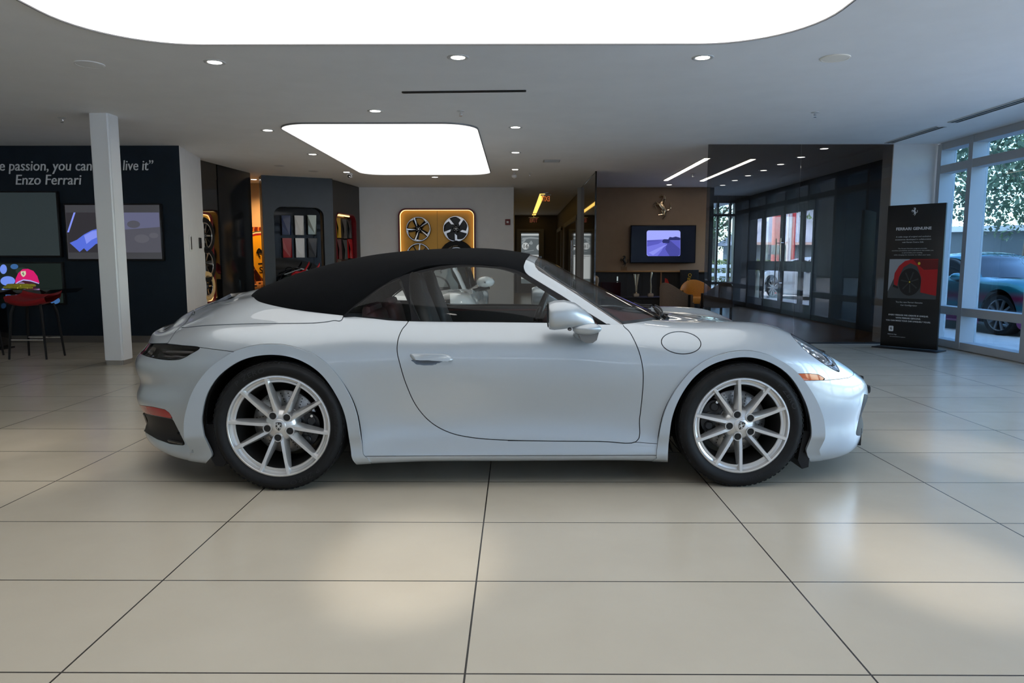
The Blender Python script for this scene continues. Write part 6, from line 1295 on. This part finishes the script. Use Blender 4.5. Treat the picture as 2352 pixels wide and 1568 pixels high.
shp(m, [(.18, .515), (.19, .47), (.26, .42), (.36, .385), (.50, .372), (.93, .372), (.93, .62), (.66, .60), (.66, .50), (.58, .42), (.46, .40), (.34, .43), (.27, .50), (.25, .56), (.19, .55)], .0018, 2); shp(m, [(.50, .375), (.93, .375), (.93, .44), (.70, .445), (.56, .40)], .0022, 5); shp(m, [(.18, .55), (.27, .565), (.27, .58), (.17, .565)], .0022, 3)
W0 = uv(.465, .53); m.add([(W0[0] + .145 * math.cos(a_), W0[1] + .185 * math.sin(a_), .0026) for a_ in np.linspace(0, 2 * PI, 36, endpoint=False)], [tuple(range(36))], 3, False, F)
for k in range(7):
    a_ = 2 * PI * k / 7 + .3; d_ = np.array([math.cos(a_), 1.25 * math.sin(a_)]); n_ = np.array([-math.sin(a_), math.cos(a_)]) * .007; q0 = np.array(W0) + d_ * .02; q1 = np.array(W0) + d_ * .115; m.add([(*(q0 + n_), .003), (*(q1 + n_ * 1.4), .003), (*(q1 - n_ * 1.4), .003), (*(q0 - n_), .003)], [(0, 3, 2, 1)], 6, False, F)
for (u, v, r_) in ((.465, .53, .012), (.61, .402, .02)): c = uv(u, v); m.add([(c[0] + r_ * math.cos(a_) * .8, c[1] + r_ * math.sin(a_), .0034) for a_ in np.linspace(0, 2 * PI, 16, endpoint=False)], [tuple(range(16))], 4, False, F)
m.build('car_print', [mat('print_charcoal', (.05, .055, .06), .5), mat('print_grey', (.30, .32, .34), .5), mat('print_red', (.42, .006, .010), .4), mat('print_black', (.006, .006, .006), .5), mat('print_yellow', (.65, .50, .03), .5), mat('print_dark_red', (.13, .004, .006), .4), mat('print_spoke', (.035, .036, .04), .4)], t)
m = MB(); c = uv(.185, .862); m.prism(rrect(.062, .075, .012, 4, c[0], c[1]), 0, .0016, 0, F); m.build('badge_print', M_pw, t); m = MB(); horse(m, F @ Matrix.Translation((c[0], c[1], .001)), .05, .003); m.build('horse_print', M_blk, t)
m = MB(); text_on(m, 'MyFerrari App', F @ Matrix.Translation((*uv(.21, .905), .0)), .02, 0, .001); text_on(m, 'Scan and download the free application', F @ Matrix.Translation((*uv(.31, .920), .0)), .013, 0, .001); m.build('print_line', M_pw, t)
# ------------------------------------------------------------------ white sports car behind, and cars outside (same flowing body, closed or open)
def simple_car(name, label, loc, rz_, paint, glass_m, roofed=True, zs_=.93, ys_=1.05):
    t = thing(name, label, 'car', loc, rz_); B = body_sheet(170, 4); S_ = np.array([1.0, ys_, zs_]); pxb = photo_px(B.V)
    B2 = B.outside(smooth_poly(CABIN, 3), .2).outside(arch_r).outside(arch_f)
    hv = lambda V: np.minimum.reduce([.052 - np.abs(V[:, 1] + .60 + .10 * (V[:, 0] - 2.9)), V[:, 0] - 2.62, 3.12 - V[:, 0], V[:, 2] - .60]) * 100
    lens = B2.clip(hv(B2.V)); B2 = B2.clip(-hv(B2.V))
    def both_sides(nm, sh, m_, parent, mats=None):
        V = np.vstack([sh.V, sh.V * [1, -1, 1]]) * S_; n_ = len(sh.V); mb = MB(); mb.v = [tuple(q) for q in V]; mb.f = list(sh.F) + [tuple(i + n_ for i in f)[::-1] for f in sh.F]; mb.m = [0] * len(mb.f); mb.s = [True] * len(mb.f); return mb.build(nm, m_, parent, sharp=50)
    both_sides('body', B2, paint, t)
    for sg in (1, -1):
        V = lens.V * np.array([1, sg, 1]) * S_; mb = MB(); mb.v = [tuple(q) for q in V]; mb.f = [f if sg > 0 else f[::-1] for f in lens.F]; mb.m = [0] * len(mb.f); mb.s = [True] * len(mb.f); hl = mb.build('headlight', M_gblk, t)
        c = V.mean(0); mb = MB(); [mb.lathe([(.028, 0), (.024, .012), (0, .016)], 0, 14, Matrix.Translation((c[0] + d_, c[1] - sg * d_ * .1, c[2] - .05 - d_ * .42 + .052))) for d_ in (-.10, 0.0, .10)]; mb.build('projector', M_chrome, hl)
        mb = MB(); mb.lathe([(.26, -.02), (.335, -.015), (.34, -.05), (.34, -.22), (.26, -.24)], 0, 40); mb.v = [(x, y, z) for x, y, z in mb.v]
        for cx_ in (0, 2.45):
            F_ = frame((cx_, sg * .93, .335), (1 * -sg, 0, 0), (0, 0, 1), (0, sg, 0)); w2 = MB(); w2.lathe([(.262, -.012), (.275, -.004), (.325, -.008), (.335, -.03), (.335, -.22), (.26, -.24)], 0, 40, F_); w2.lathe([(.262, -.02), (.25, -.03), (.22, -.2)], 1, 40, F_); [w2.box((.15, 0, -.03), (.22, .035, .03), 1, M=F_ @ Matrix.Rotation(2 * PI * k / 10, 4, 'Z')) for k in range(10)]; w2.lathe([(.06, -.03), (.05, -.02), (0, -.015)], 1, 20, F_); w2.build('wheel', [M_rub, M_alloyd], t)
        for e_ in (0, 2.45):
            mb = MB(); mb.grid([[(e_ + .385 * math.cos(a_), sg * y_, .34 + .385 * math.sin(a_)) for a_ in np.linspace(-.4, PI + .4, 26)] for y_ in (.9, .4)], flip=sg > 0); mb.build('wheel_housing', M_blk, t)
        mb = MB(); mb.grid([[(x_, sg * (.99 + hy * math.cos(a_)), .95 + hz * math.sin(a_)) for a_ in np.linspace(0, 2 * PI, 21)] for x_, hy, hz in ((1.50, .005, .005), (1.505, .10, .06), (1.55, .115, .072), (1.62, .10, .065), (1.68, .06, .045), (1.70, .01, .01))], flip=sg > 0); mr_ = mb.build('side_mirror', paint, t, sharp=70); mb = MB(); mb.tube([(1.62, sg * 1.04, .886), (1.60, sg * .95, .873), (1.58, sg * .78, .84)], [.022, .028, .025], n=8); mb.build('mirror_arm', M_gblk, mr_)
    both_sides('windshield', ws.inside(wgl, 6), glass_m, t); both_sides('windshield_frame', ws.inside(np.array(WFR)).outside(wgl, -6), paint, t)
    both_sides('side_window', side.inside(dg), glass_m, t)
    rf = both_sides('roof', roof, paint if roofed else M_cloth, t)
    mb = MB(); mb.grid([[(1.86 + .30 * (1 - (y_ / .72) ** 2) * (1 - k_) + k_ * .34, y_, .80 * zs_ + .03) for y_ in np.linspace(-.72, .72, 13)] for k_ in (0, .5, 1)], flip=True); mb.build('cowl', M_blk, t)
    mb = MB(); mb.box((1.2, 0, .22), (3.6, 1.5, .08)); mb.box((2.45, 0, .3), (.6, .7, .2)); mb.build('floor_pan', M_blk, t)
    M_ws = mat('pale_seat_leather', (.62, .62, .58), .5) if 'pale_seat_leather' not in bpy.data.materials else bpy.data.materials['pale_seat_leather']
    for sg in (-1, 1):
        mb = MB(); mb.grid([[(x_ + t_ * math.cos(a_), sg * .37 + w_ * math.sin(a_), z_ * zs_) for a_ in np.linspace(0, 2 * PI, 21)] for x_, z_, w_, t_ in ((.86, .45, .24, .09), (.80, .72, .25, .09), (.755, .90, .22, .08), (.73, 1.0, .15, .06), (.71, 1.08, .13, .05), (.70, 1.15, .10, .04), (.70, 1.16, .01, .01))], flip=True); se_ = mb.build('seat', M_ws, t, sharp=70)
        mb = MB(); horse(mb, frame((.775, sg * .37, 1.06 * zs_), (0, 1, 0), (-.1, 0, 1), (1, 0, .1)), .06, .006); mb.build('seat_emblem', M_blk, se_)
        mb = MB(); mb.box((1.05, sg * .37, .40), (.5, .46, .14), bev=.04); mb.build('seat_cushion', M_ws, se_)
    mb = MB(); mb.grid([[(x_, y_, z_ * zs_) for y_ in np.linspace(-.68, .68, 9)] for x_, z_ in ((1.48, .62), (1.46, .78), (1.52, .85), (1.75, .87), (2.1, .84))]); mb.build('dashboard', M_int, t)
    mb = MB(); mb.lathe([(.160, 0), (.17, .014), (.182, 0), (.17, -.014), (.160, 0)], 0, 32); mb.box((0, 0, 0), (.33, .05, .016), bev=.006); mb.box((0, -.08, 0), (.04, .16, .016)); mb.lathe([(.06, -.02), (.055, .016), (0, .024)], 0, 20); Mx = frame((1.42, .37, .86 * zs_), (0, 1, 0), (math.sin(.38), 0, math.cos(.38)), (-math.cos(.38), 0, math.sin(.38))); mb.v = [tuple(Mx @ Vector(q)) for q in mb.v]; mb.build('steering_wheel', M_bleather, t)
    mb = MB(); mb.box((1.2, 0, .30), (1.3, 1.3, .06)); mb.box((.35, 0, .6), (.06, 1.3, .55)); mb.build('cabin_tub', M_int, t)
    return t
M_wpaint = mat('white_paint', (.78, .79, .78), .25, 0, 1.0)
simple_car('car', 'white sports car facing the viewer, seen through the silver car windows', (-1.36, 10.2, 0), -PI / 2, M_wpaint, M_wglass, zs_=1.0)
M_irid = mat('colour_shift_paint', (.05, .25, .30), .25, .6, 1.0); nt, ln, b = nodes(M_irid); tc = nt.new('ShaderNodeTexCoord'); sx_ = nt.new('ShaderNodeSeparateXYZ'); ln.new(tc.outputs['Object'], sx_.inputs[0]); r = ramp(nt, None, [(.30, (.22, .02, .12)), (.48, (.02, .22, .26)), (.62, (.30, .02, .08)), (.74, (.02, .20, .24))]); ln.new(sx_.outputs['Z'], r.inputs[0]); ln.new(r.outputs[0], b.inputs['Base Color'])
M_bluecar = mat('violet_blue_paint', (.12, .20, .55), .25, .5, 1.0)
M_cglass = mat('dark_car_glass', (.01, .012, .014), .05, coat=1)
simple_car('car', 'teal and magenta car parked just outside the tall window', (8.6, 14.4, -.03), math.radians(-82), M_irid, M_cglass, zs_=1.08)
simple_car('car', 'violet blue car parked outside beside the poster stand', (10.4, 18.4, -.03), math.radians(-86), M_bluecar, M_cglass, zs_=1.08)
simple_car('car', 'white car parked outside the lounge doors', (9.35, 23.9, -.03), math.radians(-70), M_wpaint, M_cglass, zs_=1.05)
# ------------------------------------------------------------------ outside
M_asph = noisy(mat('pale_car_park', (.46, .46, .45), .85), 2, .12)
mb = MB(); mb.quad((-60, -60, -.03), (90, -60, -.03), (90, 110, -.03), (-60, 110, -.03)); struct('ground', mb, M_asph)
mb = MB(); mb.box((6.9, 12, -.015), (1.3, 40, .03)); struct('path_sidewalk', mb, noisy(mat('concrete_walk', (.45, .45, .44), .8), 3, .1))
M_leafs = []
for k, c in enumerate(((.055, .10, .035), (.085, .15, .04), (.045, .085, .045))):
    M_leafs.append(noisy(mat('leaves_%d' % k, c, .6), 2.0, .35))
M_bark = noisy(mat('bark', (.07, .055, .04), .9), 12, .3)
def tree(label, x, y, h, r, n, mi, seed, group):
    rg = np.random.default_rng(seed); t = thing('tree', label, 'tree', (x, y, -.03), 0, group)
    m = MB(); m.tube([(0, 0, 0), (.1, .05, h * .25), (-.05, .1, h * .45), (.05, 0, h * .7)], [.22, .17, .13, .06], n=8)
    for k in range(5): a = rg.uniform(0, 6.28); m.tube([(0, .05, h * (.3 + .07 * k)), (math.cos(a) * r * .4, math.sin(a) * r * .4, h * (.45 + .08 * k)), (math.cos(a) * r * .75, math.sin(a) * r * .75, h * (.55 + .07 * k))], [.08, .05, .02], n=6)
    m.build('trunk', M_bark, t)
    cs = [(rg.normal(0, r * .42), rg.normal(0, r * .42), h * rg.uniform(.30, .95), r * rg.uniform(.28, .5)) for _ in range(16)]
    v = []; f = []
    for k in range(n):
        c = cs[k % len(cs)]; d = rg.normal(size=3); d /= np.linalg.norm(d); p = np.array(c[:3]) + d * c[3] * rg.uniform(.55, 1.05); a = rg.normal(size=3); a /= np.linalg.norm(a); b_ = np.cross(a, d); b_ /= np.linalg.norm(b_) + 1e-9; s_ = rg.uniform(.06, .13)
        o = len(v); v += [tuple(p - a * s_), tuple(p + b_ * s_ * .5), tuple(p + a * s_), tuple(p - b_ * s_ * .5)]; f.append((o, o + 1, o + 2, o + 3))
    m = MB(); m.add(v, f); m.build('crown', M_leafs[mi], t)
ti = 0
for lab, x, y, h, r, mi in (('tall dark tree outside the upper panes of the nearer tall window', 15, 20, 9, 3.4, 2), ('dark tree outside close behind the first window mullion', 18.5, 26, 10, 3.8, 0), ('tree at the far edge of the tall window view', 20, 23, 8, 3.2, 2), ('bright green tree seen through the lounge door nearest the rear windows', 16.5, 43, 8, 3.4, 1), ('dark tree behind the red pylon', 19.5, 44, 11, 4, 2), ('dark tree beyond the grey roofed house', 24, 50, 12, 4.5, 0), ('tree standing left of the dark pier outside', 12, 44, 9, 3.5, 0), ('dark green tree between the parked cars outside', 23, 36, 10, 4, 2)):
    tree(lab, x, y, h, r, 4600, mi, 100 + ti, 'trees outside'); ti += 1
for lab, x, y, h, r, mi in (('tree across the car park behind the viewer, by the corner', -7, -34, 9, 4, 1), ('tree across the car park behind the viewer, second', 1, -37, 10, 4, 0), ('tree across the car park behind the viewer, third', 9, -34, 9, 4, 2)):
    tree(lab, x, y, h, r, 2500, mi, 200 + ti, 'trees behind the viewer'); ti += 1
# grey roofed house, low white-edged building
t = thing('house', 'low house with a pale grey hipped roof seen through the lounge doors', 'house', (18.5, 42.0, -.03)); m = MB(); m.box((0, 0, 1.1), (11, 6, 2.2)); m.build('wall', mat('house_wall', (.16, .19, .21), .7), t); m = MB(); m.add([(-6, -3.6, 2.1), (6, -3.6, 2.1), (6, 3.6, 2.1), (-6, 3.6, 2.1), (-3, 0, 4.6), (3, 0, 4.6)], [(0, 1, 5, 4), (1, 2, 5), (2, 3, 4, 5), (3, 0, 4), (3, 2, 1, 0)]); m.build('roof', mat('grey_roof', (.42, .43, .48), .8), t); m = MB(); m.box((0, -3.62, 2.12), (12.1, .1, .14)); m.build('gutter', mat('pink_gutter', (.6, .42, .36), .6), t)
t = thing('building', 'low flat building with a white roof edge seen through the tall window', 'building', (21.5, 30.5, -.03), math.radians(-35)); m = MB(); m.box((0, 0, 1.2), (9, 5, 2.4)); m.build('wall', mat('building_wall', (.10, .12, .13), .7), t); m = MB(); m.box((0, 0, 2.5), (9.6, 5.6, .22)); m.build('roof', mat('white_fascia', (.70, .68, .66), .6), t)
q = onY(1795, 600, 26.5); t = thing('pylon', 'tall red pylon with a grey sign box outside the lounge doors', 'pylon', (q[0], 26.5, -.03)); M_red = mat('pylon_red', (.50, .02, .03), .4)
for dx_, w_ in ((-.18, .34), (.36, .12)): m = MB(); m.box((dx_, 0, 2.2), (w_, .3, 4.4), bev=.02); m.build('post', M_red, t)
m = MB(); m.box((-.3, -.18, 1.62), (.5, .12, .34), bev=.01); m.build('sign_box', mat('sign_grey', (.14, .15, .17), .5), t); m = MB(); m.box((.25, .02, 2.2), (.10, .2, 4.4)); m.build('inner_post', mat('pylon_white', (.6, .6, .66), .5), t)
q = onY(1738, 676, 19.6); t = thing('traffic_cone', 'pale traffic cone on the walk outside the lounge doors', 'traffic cone', (q[0], 19.6, 0)); m = MB(); m.lathe([(.17, .03), (.155, .05), (.10, .40), (.06, .70), (.035, .92), (0, .93)], 0, 24); m.build('cone', mat('cone_grey_green', (.22, .25, .20), .6), t); m = MB(); m.lathe([(.152, .08), (.132, .20)], 0, 24); m.build('yellow_band', mat('cone_yellow', (.5, .42, .05), .5), t); m = MB(); m.box((0, 0, .016), (.42, .42, .032), bev=.01); m.build('cone_base', M_blk, t)
for k, (z, lab) in enumerate(((.35, 'lower'), (.75, 'upper'))):
    pass
t = thing('guard_rail', 'white two-rail guard rail at the edge of the car park', 'guard rail', (15, 33.5, -.03), math.radians(-4)); m = MB(); m.box((0, 0, .95), (22, .08, .16), bev=.03); m.box((0, 0, .55), (22, .08, .16), bev=.03); m.build('rail', mat('rail_white', (.75, .76, .75), .5), t)
for k in range(9): m = MB(); m.box((-10 + 2.5 * k, .06, .5), (.1, .1, 1.0)); m.build('post', bpy.data.materials['rail_white'], t)
m = MB(); 
rg = np.random.default_rng(5); v = []; f = []
for k in range(9000):
    p = np.array([rg.uniform(-13, 13), rg.uniform(-.7, .7), rg.uniform(.05, 1.25)]); a = rg.normal(size=3); a /= np.linalg.norm(a); b_ = rg.normal(size=3); b_ /= np.linalg.norm(b_); s_ = rg.uniform(.06, .13); o = len(v); v += [tuple(p - a * s_), tuple(p + b_ * s_ * .5), tuple(p + a * s_), tuple(p - b_ * s_ * .5)]; f.append((o, o + 1, o + 2, o + 3))
m.add(v, f); o = m.build('hedge', noisy(mat('hedge_green', (.12, .16, .03), .6), 1.0, .4), loc=(15.5, 35.4, -.03)); tag(o, 'long sunlit yellow green hedge behind the guard rail', 'hedge')
